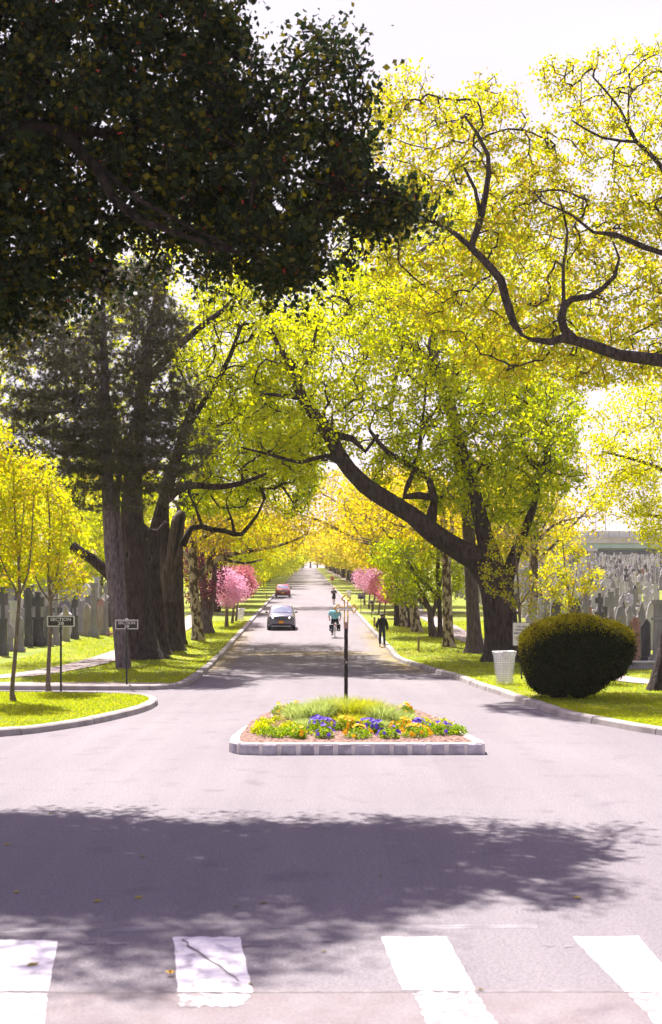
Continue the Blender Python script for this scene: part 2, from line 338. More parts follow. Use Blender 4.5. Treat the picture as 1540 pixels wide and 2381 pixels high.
v = [(p.x, p.y, gz(p.x, p.y)+0.135) for p in inner]
tri = tessellate_polygon([[Vector((a[0], a[1], 0)) for a in v]])
me = bpy.data.meshes.new('lawn_island'); me.from_pydata(v, [], [tuple(t) for t in tri]); me.update()
tag(link('lawn_island', me, M['lawn']), kind='structure')
if me.polygons[0].normal.z < 0: me.flip_normals()

def kerb(name, line, side, stone=2.4, w=0.26, h=0.16):
    """line: road-side foot; side=+1 the kerb lies to the left of travel direction"""
    prof = [(0.0, -0.05), (0.035, h-0.03), (0.07, h), (w, h+0.012), (w+0.02, h-0.03), (w+0.02, -0.05)]
    mb = MB(); acc = 0; seg = [line[0]]; segs = []
    for a, b in zip(line, line[1:]):
        acc += (b-a).length; seg.append(b)
        if acc >= stone: segs.append(seg); seg = [b]; acc = 0
    if len(seg) > 1: segs.append(seg)
    for sg in segs:
        dz = random.uniform(-0.008, 0.008); dx = random.uniform(-0.012, 0.012); vs = []; m = len(sg)
        for i, p in enumerate(sg):
            t = (sg[min(i+1, m-1)]-sg[max(i-1, 0)]).normalized(); nn = Vector((-t.y, t.x, 0))*side
            q = p + (t*0.015 if i == 0 else (-t*0.015 if i == m-1 else t*0))
            for (u, z) in prof:
                r = q+nn*(u+dx); vs.append((r.x, r.y, gz(r.x, r.y)+z+dz))
        k = len(prof); fs = [(i*k+j, i*k+j+1, (i+1)*k+j+1, (i+1)*k+j) for i in range(m-1) for j in range(k-1)]
        fs += [tuple(range(k-1, -1, -1)), tuple((m-1)*k+j for j in range(k))]
        mb.add(vs, fs)
    o = mb.build(name, M['concrete'], merge=False); bm = bmesh.new(); bm.from_mesh(o.data); bmesh.ops.recalc_face_normals(bm, faces=bm.faces); bm.to_mesh(o.data); bm.free()
    return tag(o, kind='structure')
rl = smooth_line(RK[:-1]+[(rk(y), y) for y in (48, 54, 60)]+[(rk(y), y) for y in np.arange(66, 200, 8)]+[(rk(y), y) for y in np.arange(200, 610, 30)], 0.5)
kerb('kerb', rl, -1)
ll = smooth_line([(-22, 42.6), (-14, 42.4)]+LK[:-1]+[(lk(y), y) for y in (50, 56, 62)]+[(lk(y), y) for y in np.arange(70, 200, 8)]+[(lk(y), y) for y in np.arange(200, 610, 30)], 0.5)
kerb('kerb', ll, 1)
kerb('kerb', isl, 1)

def ribbon(name, pts, w, mat, lift, kind='structure', slab=0):
    ln = smooth_line(pts, 0.8); a = offset_line(ln, w/2); b = offset_line(ln, -w/2)
    rows = [[Vector((p.x, p.y, gz(p.x, p.y)+lift+0.02)), Vector((q.x, q.y, gz(q.x, q.y)+lift+0.02))] for p, q in zip(a, b)]
    return grid_sheet(name, rows, mat, kind)
LP = [(-20, 43.5), (-14, 45.0), (-11.6, 47.5), (-10.6, 54), (-10.2, 62), (-9.9, 75), (-10.3, 95), (-12, 150), (-20, 500)]
RP = [(24, 40.5), (14, 41.2), (11, 43.5), (9.6, 50), (8.9, 60), (7.9, 75), (7.7, 100), (6.9, 140), (4, 250), (-2, 500)]
ribbon('path', LP, 1.5, M['path'], 0.145); ribbon('path', RP, 1.5, M['path'], 0.145)
ribbon('path', [(-5.6, 42.95), (-9, 43.2), (-14, 43.3), (-20, 43.2)], 1.0, M['path'], 0.138)
for yy in (106.0, 168.0, 240.0):
    ribbon('path', [(lk(yy)-0.3, yy), (lk(yy)-5, yy+0.3), (lk(yy)-22, yy)], 1.5, M['path'], 0.16)
    ribbon('path', [(rk(yy)+0.3, yy+4), (rk(yy)+5, yy+4.3), (rk(yy)+22, yy+4)], 1.5, M['path'], 0.16)

# ---------------------------------------------------------------- road markings
def decal(name, px, mat, lift=0.004):
    pts = [G(*p) for p in px]
    me = bpy.data.meshes.new(name); me.from_pydata([(p.x, p.y, p.z+lift) for p in pts], [], [tuple(range(len(pts)))]); me.update()
    if me.polygons[0].normal.z < 0: me.flip_normals()
    return tag(link(name, me, mat), kind='structure')
def rough_edge(px, jit=2.0, n=14):
    o = []
    for (a, b) in zip(px, px[1:]+px[:1]):
        for k in range(n):
            t = k/n; o.append((a[0]+(b[0]-a[0])*t+random.uniform(-jit, jit), a[1]+(b[1]-a[1])*t+random.uniform(-jit*0.6, jit*0.6)))
    return o
decal('crosswalk', rough_edge([(-60, 2186), (135, 2188), (113, 2305), (-100, 2303)]), M['paint'])
decal('crosswalk', rough_edge([(403, 2179), (559, 2180), (588, 2308), (414, 2306)]), M['paint'])
decal('crosswalk', rough_edge([(886, 2179), (1038, 2179), (1106, 2304), (938, 2302)]), M['paint'])
decal('crosswalk', rough_edge([(1332, 2180), (1484, 2178), (1590, 2304), (1455, 2306)]), M['paint'])
decal('crosswalk', rough_edge([(-100, 2309), (112, 2311), (96, 2430), (-140, 2430)]), M['paint_worn'])
decal('crosswalk', rough_edge([(416, 2311), (584, 2312), (560, 2340), (422, 2342)], 5), M['paint_worn'])
decal('crosswalk', rough_edge([(962, 2309), (1108, 2309), (1180, 2420), (1010, 2420)], 4), M['paint_worn'])
decal('crosswalk', rough_edge([(1460, 2310), (1594, 2308), (1700, 2420), (1560, 2420)], 3), M['paint_worn'])
decal('road_seam', rough_edge([(-60, 2305), (1700, 2303), (1700, 2307), (-60, 2309)], 0.8, 40), M['seam'], 0.002)
decal('road_seam', rough_edge([(-60, 2160), (600, 2152), (1250, 2150), (1250, 2158), (600, 2161), (-60, 2170)], 1.5, 20), M['paleseam'], 0.002)
for (x0, y0, w) in ((130, 2196, 28), (188, 2190, 32), (246, 2191, 54), (560, 2196, 25), (590, 2195, 42), (745, 2184, 30), (1265, 2196, 22), (1310, 2197, 26)):
    decal('road_marking', rough_edge([(x0, y0), (x0+w, y0), (x0+w-2, y0+6), (x0+4, y0+6)], 1.6, 4), M['paleseam'], 0.004)
# the crack running through the second stripe
ck = [(425, 2185), (438, 2192), (440, 2201), (462, 2212), (478, 2224), (492, 2236), (512, 2245), (530, 2262), (548, 2272), (556, 2282)]
decal('road_crack', ck+[(x-random.uniform(2, 6), y+random.uniform(1.5, 4)) for x, y in reversed(ck)], M['seam'], 0.008)

# ---------------------------------------------------------------- tree machinery
def np_poly_test(px, pz, poly):
    n = len(poly); ins = np.zeros(len(px), bool); dist = np.full(len(px), 1e9)
    for i in range(n):
        x1, z1 = poly[i]; x2, z2 = poly[(i+1) % n]
        c = ((z1 > pz) != (z2 > pz)) & (px < (x2-x1)*(pz-z1)/((z2-z1) if abs(z2-z1) > 1e-9 else 1e-9)+x1); ins ^= c
        dx, dz = x2-x1, z2-z1; t = np.clip(((px-x1)*dx+(pz-z1)*dz)/(dx*dx+dz*dz+1e-12), 0, 1)
        dist = np.minimum(dist, np.hypot(px-(x1+t*dx), pz-(z1+t*dz)))
    return ins, dist
def leaves_mesh(name, C, S, aspect=0.6, flat=0.0):
    n = len(C); a = rng.normal(size=(n, 3)); a /= np.linalg.norm(a, axis=1)[:, None]
    b = rng.normal(size=(n, 3)); 
    if flat: b = b*(1-flat)+np.array([0, 0, 1.0])*flat; nrm = b/np.linalg.norm(b, axis=1)[:, None]; a = np.cross(nrm, a); a /= np.linalg.norm(a, axis=1)[:, None]; b = np.cross(nrm, a)
    else: b = np.cross(a, b)
    b /= np.linalg.norm(b, axis=1)[:, None]; nn = np.cross(a, b)
    S = S[:, None]
    V = np.stack([C-a*S*0.5, C+b*S*aspect*0.5+nn*S*0.12, C+a*S*0.5, C-b*S*aspect*0.5+nn*S*0.12], axis=1).reshape(-1, 3).astype(np.float32)
    me = bpy.data.meshes.new(name); me.vertices.add(4*n); me.vertices.foreach_set('co', V.ravel())
    me.loops.add(4*n); me.loops.foreach_set('vertex_index', np.arange(4*n, dtype=np.int32))
    me.polygons.add(n); me.polygons.foreach_set('loop_start', np.arange(0, 4*n, 4, dtype=np.int32)); me.polygons.foreach_set('loop_total', np.full(n, 4, dtype=np.int32))
    me.update(calc_edges=True); return me
def area(poly): return abs(sum(p[0]*q[1]-q[0]*p[1] for p, q in zip(poly, poly[1:]+poly[:1])))/2
def ell(cx, cy, rx, ry, n=14, jit=0.12):
    return [(cx+rx*math.cos(2*math.pi*k/n)*random.uniform(1-jit, 1+jit), cy+ry*math.sin(2*math.pi*k/n)*random.uniform(1-jit, 1+jit)) for k in range(n)]
def fnoise(x, y, z, f, ph):
    return (np.sin(f*(x+.6*y)+ph)*np.cos(f*1.13*(z-.4*x)+ph*2)+.6*np.sin(f*2.1*(z+.3*y)+ph*3)*np.cos(f*1.9*(x-.5*z)+ph)+.4*np.sin(f*3.7*(x+z)+ph*5)*np.sin(f*3.3*(y-z)+ph))
def clumps_in(poly, d0, T, n, gap=0.35, gf=None, holes=()):
    ph = rng.uniform(0, 6)
    xs = [p[0] for p in poly]; zs = [p[1] for p in poly]; out_ = np.zeros((0, 3))
    Rr = 0.35*min(max(xs)-min(xs), max(zs)-min(zs))
    while len(out_) < n:
        x = rng.uniform(min(xs), max(xs), 4*n); z = rng.uniform(min(zs), max(zs), 4*n)
        ins, di = np_poly_test(x, z, poly); x, z, di = x[ins], z[ins], di[ins]
        t = T*np.sqrt(np.clip(1-(1-np.minimum(1, di/Rr))**2, 0.05, 1)); y = d0+rng.uniform(-1, 1, len(x))*t
        q = fnoise(x, y, z, gf or 9.0/(2.2+Rr*1.4), ph); k_ = (q > -gap)&(rng.uniform(size=len(x)) < .35+1.6*np.minimum(1, di/(.35*Rr))+.5*(q > .3)); x, y, z = x[k_], y[k_], z[k_]
        for hx, hz, ra, rb in holes:
            k_ = ((x-hx)/ra)**2+((z-hz)/rb)**2 > rng.uniform(.6, 1.3, len(x)); x, y, z = x[k_], y[k_], z[k_]
        out_ = np.vstack([out_, np.stack([x, y, z], 1)])
    return out_[:n]
def world_poly(px, d): return [(P(x, y, d).x, P(x, y, d).z) for x, y in px]
def px_line(pts, d):
    """limb given as (x, y, radius_px[, extra depth]) -> world points, radii"""
    o = [];
    for q in pts:
        dd = d+(q[3] if len(q) > 3 else 0.0); o.append((P(q[0], q[1], dd), q[2]*dd/F))
    return o
def resample(pr, step):
    pts = [p for p, r in pr]; rs = [r for p, r in pr]; out_ = []
    for i in range(len(pts)-1):
        p0, p1, p2, p3 = pts[max(i-1, 0)], pts[i], pts[i+1], pts[min(i+2, len(pts)-1)]
        n = max(1, int((p2-p1).length/step))
        for k in range(n):
            t = k/n; out_.append((0.5*((2*p1)+(p2-p0)*t+(2*p0-5*p1+4*p2-p3)*t*t+(3*p1-p0-3*p2+p3)*t**3), rs[i]+(rs[i+1]-rs[i])*t))
    out_.append((pts[-1], rs[-1])); return out_
def grow(mb, limbs, C, r0=0.012, rmax=0.14, sides=5, droop=0.08, nmax=100000):
    """branches grown from the limbs out to every clump centre"""
    nodes_ = []; par = []; cnt = []
    for lb in limbs:
        for p, r in lb[max(0, len(lb)//5):]: nodes_.append(np.array(p)); par.append(-1); cnt.append(0)
    nb = len(nodes_); A = np.zeros((nb+3*len(C)+10, 3)); A[:nb] = np.array(nodes_); k = nb; DR = np.zeros_like(A)
    q_ = 0
    for lb in limbs:
        ps = [np.array(p) for p, r in lb]; i0 = max(0, len(lb)//5)
        for i in range(i0, len(ps)):
            dv = ps[i]-ps[i-1] if i else ps[1]-ps[0]; DR[q_] = dv/(np.linalg.norm(dv)+1e-9); q_ += 1
    D = np.min(np.linalg.norm(C[:, None, :]-A[None, :nb, :], axis=2), axis=1); order = np.argsort(D)[:nmax]
    chains = []
    for ci in order:
        c = C[ci]; df = c-A[:k]; dd = np.linalg.norm(df, axis=1)+1e-6; cs = (df*DR[:k]).sum(1)/dd; dd2 = dd*(1+0.65*(1-cs)); j = int(np.argmin(dd2)); s_ = A[j].copy(); L = np.linalg.norm(c-s_)
        if L < 0.05: continue
        off = rng.normal(size=3)*L*0.05; off[2] += L*droop*0.6; m1 = s_+(c-s_)*0.35+off; m2 = s_+(c-s_)*0.7+off*0.8+rng.normal(size=3)*L*0.02
        idx = []
        pj = j
        for q in (m1, m2, c):
            A[k] = q; dv = q-A[pj]; DR[k] = dv/(np.linalg.norm(dv)+1e-9); par.append(pj); cnt.append(0); pj = k; idx.append(k); k += 1
        chains.append((j, idx))
    for _, idx in chains:
        i = idx[-1]
        while i >= nb: cnt[i] += 1; i = par[i]
    for j, idx in chains:
        r = [min(rmax, r0*max(1, cnt[i])**0.36) for i in idx]
        start = min(rmax, r[0]*1.2)
        mb.tube([A[j], A[idx[0]], A[idx[1]], A[idx[2]]], [start, r[0], r[1], max(0.004, r[2]*0.5)], sides if start > 0.03 else 4, cap=False)
def make_tree(kind, label, base, limbs_px, crowns, bark, group=None, depth=None, cat='tree', twig=0.012, sides=16, wob=0.10, step=0.5, rmax=0.14, extra_limb_sides=8):
    """limbs_px: list of px limbs, first is the trunk. crowns: list of dict(poly(px) or wpoly, d, T, n(clumps), leaves, size, sigma, mat)"""
    d = depth if depth else base.y
    root = empty(kind, base, label, cat, group)
    mb = MB(); limbs = []
    for i, lp in enumerate(limbs_px):
        pr = resample(px_line(lp, d), step)
        if i == 0:
            pr = [(p, r*(1+0.55*math.exp(-max(0, p.z-base.z)/0.35))) for p, r in pr]
            pr.insert(0, (pr[0][0]-Vector((0, 0, 0.3)), pr[0][1]*1.05))
        limbs.append([(tuple(p), r) for p, r in pr])
        mb.tube([p for p, r in pr], [r for p, r in pr], sides if i == 0 else extra_limb_sides, True, wob if i == 0 else wob*0.7)
    allC = []; crown_objs = []
    for cw in crowns:
        poly = cw.get('wpoly') or world_poly(cw['poly'], cw.get('d', d))
        C = clumps_in(poly, cw.get('d', d), cw['T'], cw['n'], cw.get('gap', .35), cw.get('gf'), [(P(a_, b_, cw.get('d', d)).x, P(a_, b_, cw.get('d', d)).z, ra*cw.get('d', d)/F, rb*cw.get('d', d)/F) for a_, b_, ra, rb in cw.get('holes', ())]); allC.append(C)
        nl = cw['leaves']; L = np.repeat(C, nl, axis=0)+rng.normal(size=(len(C)*nl, 3))*np.array([1, 1, 0.75])*cw['sigma']
        S = cw['size']*rng.uniform(0.45, 1.55, len(L)); me = leaves_mesh('crown', L, S, cw.get('asp', 0.75)); crown_objs.append((me, cw['mat']))
    grow(mb, limbs, np.vstack(allC), twig, rmax)
    inv = Matrix.Translation(-Vector(base))
    t = mb.build('trunk', bark, root, smooth=True); t.data.transform(inv)
    for me, m in crown_objs: o = link('crown', me, m, root); me.transform(inv)
    return root

# ---------------------------------------------------------------- the named trees
# holly, close by on the left: its trunk stands left of the picture, its boughs hang into it
hb = Vector((-9.36, 20.5, 0.0))
make_tree('holly_tree', 'dark glossy holly with red berries overhanging the top left corner of the view', hb,
    [[(-600, 1831, 45), (-590, 1500, 40), (-560, 1100, 36), (-480, 700, 32), (-300, 420, 26), (-80, 250, 20), (120, 150, 14)],
     [(-480, 750, 28), (-250, 480, 22, -1), (0, 310, 18, -1.2), (150, 310, 14, -1.4), (225, 390, 12, -1.5), (262, 460, 11, -1.6), (325, 512, 9, -1.6), (440, 552, 6, -1.5), (560, 590, 5, -1.5)],
     [(225, 385, 8, -1.5), (330, 468, 6, -1.5), (450, 533, 4, -1.3), (540, 575, 4, -1.5)],
     [(-300, 420, 20), (0, 120, 14), (200, 60, 10), (420, 90, 7), (620, 160, 5)],
     [(150, 310, 9, -1.2), (400, 300, 7, -1), (560, 340, 6, -1.2), (640, 390, 5, -1.2), (780, 435, 3, -1), (900, 470, 2.5, -1)],
     [(-480, 750, 22), (-200, 640, 14), (60, 600, 8), (200, 580, 4)],
     [(-480, 650, 22, 0), (-420, 100, 16, 1), (-300, -300, 10, 1)]],
    [dict(poly=[(-420, 300), (-300, -60), (600, -60), (575, 60), (550, 150), (562, 250), (630, 290), (710, 295), (790, 310), (845, 330), (870, 355), (845, 385), (880, 420), (900, 445), (1000, 455), (1030, 495), (930, 525), (860, 530), (800, 510), (750, 545), (755, 640), (720, 660), (690, 650), (640, 680), (600, 640), (560, 625), (520, 650), (480, 595), (440, 560), (350, 535), (300, 520), (270, 570), (255, 615), (190, 640), (140, 690), (70, 720), (30, 750), (-60, 760), (-400, 720)],
          T=2.3, n=2700, leaves=38, size=0.10, sigma=0.13, mat=M['holly'], gap=.42, gf=3.4, holes=((325, 78, 46, 22), (180, 15, 34, 18), (222, 450, 34, 46), (190, 395, 20, 14), (370, 560, 40, 34), (290, 170, 22, 26), (665, 540, 30, 22), (560, 430, 26, 14), (10, 555, 40, 16), (470, 135, 26, 12), (120, 640, 24, 14))),
     dict(poly=[(-100, 700), (60, 660), (200, 600), (330, 560), (480, 590), (600, 620), (740, 600), (860, 500), (1010, 470), (1060, 505), (900, 560), (790, 640), (700, 720), (560, 690), (400, 640), (260, 700), (120, 780), (-100, 830)], T=1.3, n=330, d=21.6, leaves=14, size=0.09, sigma=0.17, mat=M['holly'], gap=.1, gf=4.0),
     dict(poly=[(545, 270), (560, 130), (600, 120), (680, 95), (720, 60), (760, 90), (810, 70), (838, 110), (860, 170), (890, 240), (860, 310), (700, 300)], T=1.0, n=210, d=19.2, leaves=14, size=0.09, sigma=0.16, mat=M['holly'], gap=.8),
     dict(poly=[(-700, 700), (-800, 200), (-560, -520), (-100, -640), (300, -540), (440, -260), (400, -70), (-460, -70), (-440, 700)], T=3.2, n=900, leaves=30, size=0.11, sigma=0.20, mat=M['holly'])],
    M['bark_holly'], depth=20.5, cat='tree', twig=0.010, rmax=0.09)
hroot = [o for o in COL.objects if o.name == 'holly_tree'][0]
hc = [o for o in hroot.children if o.name.startswith('crown')][0]
co = np.empty(len(hc.data.vertices)*3, np.float32); hc.data.vertices.foreach_get('co', co); co = co.reshape(-1, 4, 3)[:, 0]
mb = MB()
for i in rng.choice(len(co), 800, replace=False):
    c = co[i]
    for k in range(random.choice((1, 2, 3, 4))): mb.ball((c[0]+random.gauss(0, .018), c[1]+random.gauss(0, .018), c[2]+random.gauss(0, .018)), 0.0125, 6, 4)
tag(mb.build('berries', M['berry'], hroot, smooth=True), kind='stuff')

# pine
pb = G(289, 1562)
root = empty('pine_tree', pb, 'tall grey-green pine with a leaning purplish trunk behind the left section signs', 'tree')
mb = MB(); tr = resample(px_line([(289, 1566, 18), (281, 1480, 16), (268, 1380, 15), (258, 1280, 14.5), (252, 1150, 14), (247, 1000, 12), (243, 850, 9), (240, 740, 6), (238, 660, 3)], pb.y), 0.4)
tr.insert(0, (tr[0][0]-Vector((0, 0, 0.3)), tr[0][1]*1.15))
mb.tube([p for p, r in tr], [r for p, r in tr], 14, True, 0.08)
tr2 = resample(px_line([(290, 1540, 12), (285, 1400, 10), (276, 1260, 9), (272, 1180, 8), (280, 1100, 6), (330, 900, 6), (345, 760, 4)], pb.y+0.3), 0.4)
mb.tube([p for p, r in tr2], [r for p, r in tr2], 10, True, 0.08)
wp = world_poly([(330, 590), (400, 640), (395, 700), (440, 740), (430, 820), (470, 900), (410, 960), (440, 1040), (505, 1020), (470, 1090), (400, 1130), (330, 1150), (260, 1135), (200, 1120), (140, 1060), (110, 1000), (0, 960), (15, 860), (-20, 780), (60, 720), (120, 690), (210, 620), (270, 620)], pb.y)
C = clumps_in(wp, pb.y, 2.6, 2500, .30, 1.5)
C = np.vstack([C, clumps_in(world_poly([(170, 980), (420, 960), (500, 1030), (470, 1110), (430, 1165), (340, 1190), (240, 1175), (170, 1120)], pb.y-.4), pb.y-.4, 1.8, 330, .6), clumps_in(world_poly([(10, 930), (120, 900), (245, 930), (245, 1190), (185, 1215), (100, 1140), (0, 1090)], pb.y-.2), pb.y-.2, 2.0, 420, .4)])
lv = []
for i in range(len(C)):
    lay = round((C[i][2]-3.0)/0.75)*0.75+3.0; C[i][2] = 0.55*C[i][2]+0.45*lay
grow(mb, [[(tuple(p), r) for p, r in tr[8:]], [(tuple(p), r) for p, r in tr2[12:]]], C, 0.011, 0.07, droop=-0.05)
inv = Matrix.Translation(-pb)
t = mb.build('trunk', M['bark_pine'], root, smooth=True); t.data.transform(inv)
K = 36
CC = np.repeat(C, 3, axis=0)+rng.normal(size=(len(C)*3, 3))*np.array([.22, .22, .13]); N = len(CC)
dirs = rng.normal(size=(N, K, 3))+np.array([0, 0, 0.35]); dirs /= np.linalg.norm(dirs, axis=2)[..., None]
side = np.cross(dirs, rng.normal(size=(N, K, 3))); side /= np.linalg.norm(side, axis=2)[..., None]
L = rng.uniform(0.13, 0.23, (N, K, 1)); base = CC[:, None, :]+rng.normal(size=(N, K, 3))*0.015
V = np.stack([base-side*0.0075, base+side*0.0075, base+dirs*L], 2).reshape(-1, 3).astype(np.float32)
me = bpy.data.meshes.new('crown'); n = N*K; me.vertices.add(3*n); me.vertices.foreach_set('co', V.ravel()); me.loops.add(3*n); me.loops.foreach_set('vertex_index', np.arange(3*n, dtype=np.int32))
me.polygons.add(n); me.polygons.foreach_set('loop_start', np.arange(0, 3*n, 3, dtype=np.int32)); me.polygons.foreach_set('loop_total', np.full(n, 3, dtype=np.int32)); me.update(calc_edges=True)
me.transform(inv); link('crown', me, M['needle'], root)

# the four old trunks standing close together on the left verge
a = G(333, 1538)
make_tree('oak_tree', 'huge old tree with a knot hole and a sawn-off limb, just behind the pine', a,
    [[(333, 1540, 44), (322, 1460, 38), (318, 1380, 34), (314, 1290, 32), (308, 1200, 26), (310, 1120, 21), (320, 1020, 17), (334, 900, 15), (346, 800, 13), (370, 700, 14), (388, 620, 12), (400, 560, 9)],
     [(290, 1370, 14), (248, 1330, 13), (215, 1300, 12), (188, 1284, 12), (168, 1268, 11)],
     [(318, 1220, 15), (345, 1240, 12), (370, 1238, 9), (390, 1215, 8)],
     [(395, 590, 7), (430, 560, 5), (460, 530, 3)], [(300, 1100, 16), (240, 950, 13), (190, 840, 8), (120, 760, 5)], [(330, 900, 12), (420, 800, 9), (520, 720, 6)]],
    [dict(poly=[(-60, 800), (0, 700), (60, 640), (200, 540), (330, 500), (480, 480), (620, 580), (640, 800), (560, 950), (420, 1050), (250, 1080), (150, 1200), (60, 1000), (0, 1000), (-90, 950)], T=4.5, n=1200, leaves=16, size=0.145, sigma=0.20, mat=M['leaf_lime'], d=a.y+2)],
    M['bark'], group='old trees on the left verge', sides=28, wob=0.05, rmax=0.08)
oa = [o for o in COL.objects if o.name == 'oak_tree'][0]
def knot(x, y, d, rx, rz, par, org):
    mb = MB(); c = P(x, y, d)
    for k in range(20):
        a0 = 2*math.pi*k/20; a1 = 2*math.pi*(k+1)/20
        mb.tube([c+Vector((rx*math.cos(a0), 0, rz*math.sin(a0))), c+Vector((rx*math.cos(a1), 0, rz*math.sin(a1)))], 0.05, 6, False)
    o = mb.build('knot_ring', M['bark_grey'], par, smooth=True); o.data.transform(Matrix.Translation(-Vector(org)))
    mb = MB(); mb.ball(c+Vector((0, 0.05, 0)), (rx*0.95, 0.05, rz*0.95)); o = mb.build('knot_hollow', M['hollow'], par, smooth=True); o.data.transform(Matrix.Translation(-Vector(org)))
knot(296, 1290, a.y-0.60, 0.11, 0.19, oa, a)
b = G(366, 1529)
make_tree('oak_tree', 'old ridged trunk with a dark rotten hollow, between the knot-hole tree and the snag', b,
    [[(366, 1531, 25), (362, 1450, 21), (355, 1380, 22), (352, 1310, 18), (365, 1220, 14), (400, 1100, 12), (430, 1000, 10), (460, 900, 6)],
     [(352, 1320, 16), (343, 1295, 14), (338, 1282, 10)], [(370, 1180, 10), (430, 1130, 8.5), (500, 1132, 7.5), (560, 1124, 6), (620, 1100, 3)], [(430, 1000, 8), (520, 860, 6), (560, 760, 4)]],
    [dict(poly=[(420, 700), (560, 620), (720, 620), (770, 800), (745, 950), (700, 1080), (600, 1150), (480, 1150), (400, 950)], T=4.5, n=1300, leaves=17, size=0.145, sigma=0.20, mat=M['leaf_lime'], d=b.y+3)],
    M['bark'], group='old trees on the left verge', sides=20, wob=0.09, rmax=0.12)
ob = [o for o in COL.objects if o.name == 'oak_tree.001'][0]
knot(347, 1300, b.y-0.38, 0.13, 0.16, ob, b)
c = G(400, 1519)
make_tree('oak_tree', 'old trunk bearing a split bare snag that points up, third along the left verge', c,
    [[(400, 1521, 26), (396, 1440, 22), (393, 1380, 21), (385, 1300, 17), (380, 1220, 14), (385, 1130, 12), (420, 1050, 10), (500, 980, 8)],
     [(425, 1270, 8), (445, 1228, 7), (470, 1224, 6.5), (495, 1232, 6), (520, 1234, 5.5), (545, 1242, 6), (562, 1242, 5), (580, 1222, 4), (600, 1195, 3), (615, 1160, 2)],
     [(545, 1240, 4), (540, 1210, 3), (528, 1180, 2)], [(470, 1224, 4), (455, 1180, 3), (440, 1150, 2)]],
    [dict(poly=[(420, 1000), (560, 930), (700, 950), (770, 1040), (745, 1130), (690, 1220), (620, 1175), (520, 1195), (430, 1200)], T=4.0, n=800, leaves=18, size=0.145, sigma=0.20, mat=M['leaf_green'], d=c.y+3)],
    M['bark'], group='old trees on the left verge', sides=20, wob=0.09, rmax=0.10)
oc = [o for o in COL.objects if o.name == 'oak_tree.002'][0]
mb = MB(); pr = resample(px_line([(388, 1400, 17), (390, 1340, 15), (402, 1290, 14), (410, 1240, 15), (418, 1205, 14), (425, 1188, 7)], c.y-0.3), 0.25)
mb.tube([p for p, r in pr], [r for p, r in pr], 12, True, 0.16)
o = mb.build('broken_snag', M['deadwood'], oc, smooth=True); o.data.transform(Matrix.Translation(-c))
mb = MB(); pr = resample(px_line([(404, 1300, 3), (411, 1262, 5), (417, 1225, 6), (423, 1200, 4)], c.y-0.54), 0.2); mb.tube([p for p, r in pr], [r for p, r in pr], 8, True, 0.2)
o = mb.build('split', M['hollow'], oc, smooth=True); o.data.transform(Matrix.Translation(-c))
dd = G(418, 1504)
make_tree('oak_tree', 'dark upright trunk on the left verge, right of the snag, left of the plane', dd,
    [[(418, 1506, 14), (415, 1420, 13), (413, 1330, 12.5), (415, 1250, 11), (425, 1160, 10), (435, 1080, 8), (470, 1000, 6)], [(415, 1230, 7), (450, 1170, 5), (520, 1120, 3)]],
    [dict(poly=[(330, 1150), (460, 950), (620, 900), (720, 1000), (700, 1100), (600, 1160), (450, 1190)], T=4.0, n=300, leaves=24, size=0.15, sigma=0.33, mat=M['leaf_green'], d=dd.y+4)],
    M['bark'], group='old trees on the left verge', sides=16, rmax=0.10)
# planes and others further along on the left
e = G(462, 1494)
make_tree('plane_tree', 'mottled plane tree on the left verge with long pale limbs reaching over the road', e,
    [[(462, 1496, 12.5), (457, 1430, 11), (452, 1380, 10.5), (450, 1320, 10), (448, 1260, 9), (455, 1180, 7), (470, 1100, 5)],
     [(455, 1345, 7), (480, 1320, 6), (510, 1298, 5.5), (560, 1285, 4.5), (620, 1275, 4), (670, 1262, 3), (712, 1244, 2)],
     [(450, 1260, 6), (490, 1240, 5), (540, 1200, 4), (600, 1180, 2)], [(480, 1320, 5), (500, 1270, 4), (520, 1230, 3), (560, 1210, 2)], [(510, 1298, 4), (570, 1310, 3), (610, 1300, 2)], [(450, 1320, 6), (425, 1280, 4), (405, 1265, 3)]],
    [dict(poly=[(430, 1080), (520, 1130), (640, 1170), (735, 1190), (715, 1270), (620, 1290), (540, 1270), (470, 1290), (430, 1250)], T=4, n=420, leaves=16, size=0.14, sigma=0.35, mat=M['leaf_gold'])],
    M['bark_plane'], group='plane trees', rmax=0.07)
f = G(480, 1477)
make_tree('plum_tree', 'dark purple-leaved plum with a forked grey trunk behind the left plane tree', f,
    [[(482, 1478, 15), (480, 1430, 12), (474, 1370, 8), (470, 1300, 6), (480, 1220, 4)], [(484, 1440, 9), (496, 1380, 7), (500, 1300, 5), (510, 1220, 3)]],
    [dict(poly=[(430, 1180), (480, 1170), (530, 1210), (530, 1300), (505, 1385), (470, 1410), (435, 1400), (425, 1300)], T=3, n=300, leaves=20, size=0.13, sigma=0.24, mat=M['leaf_plum'])],
    M['bark_grey'], rmax=0.07)
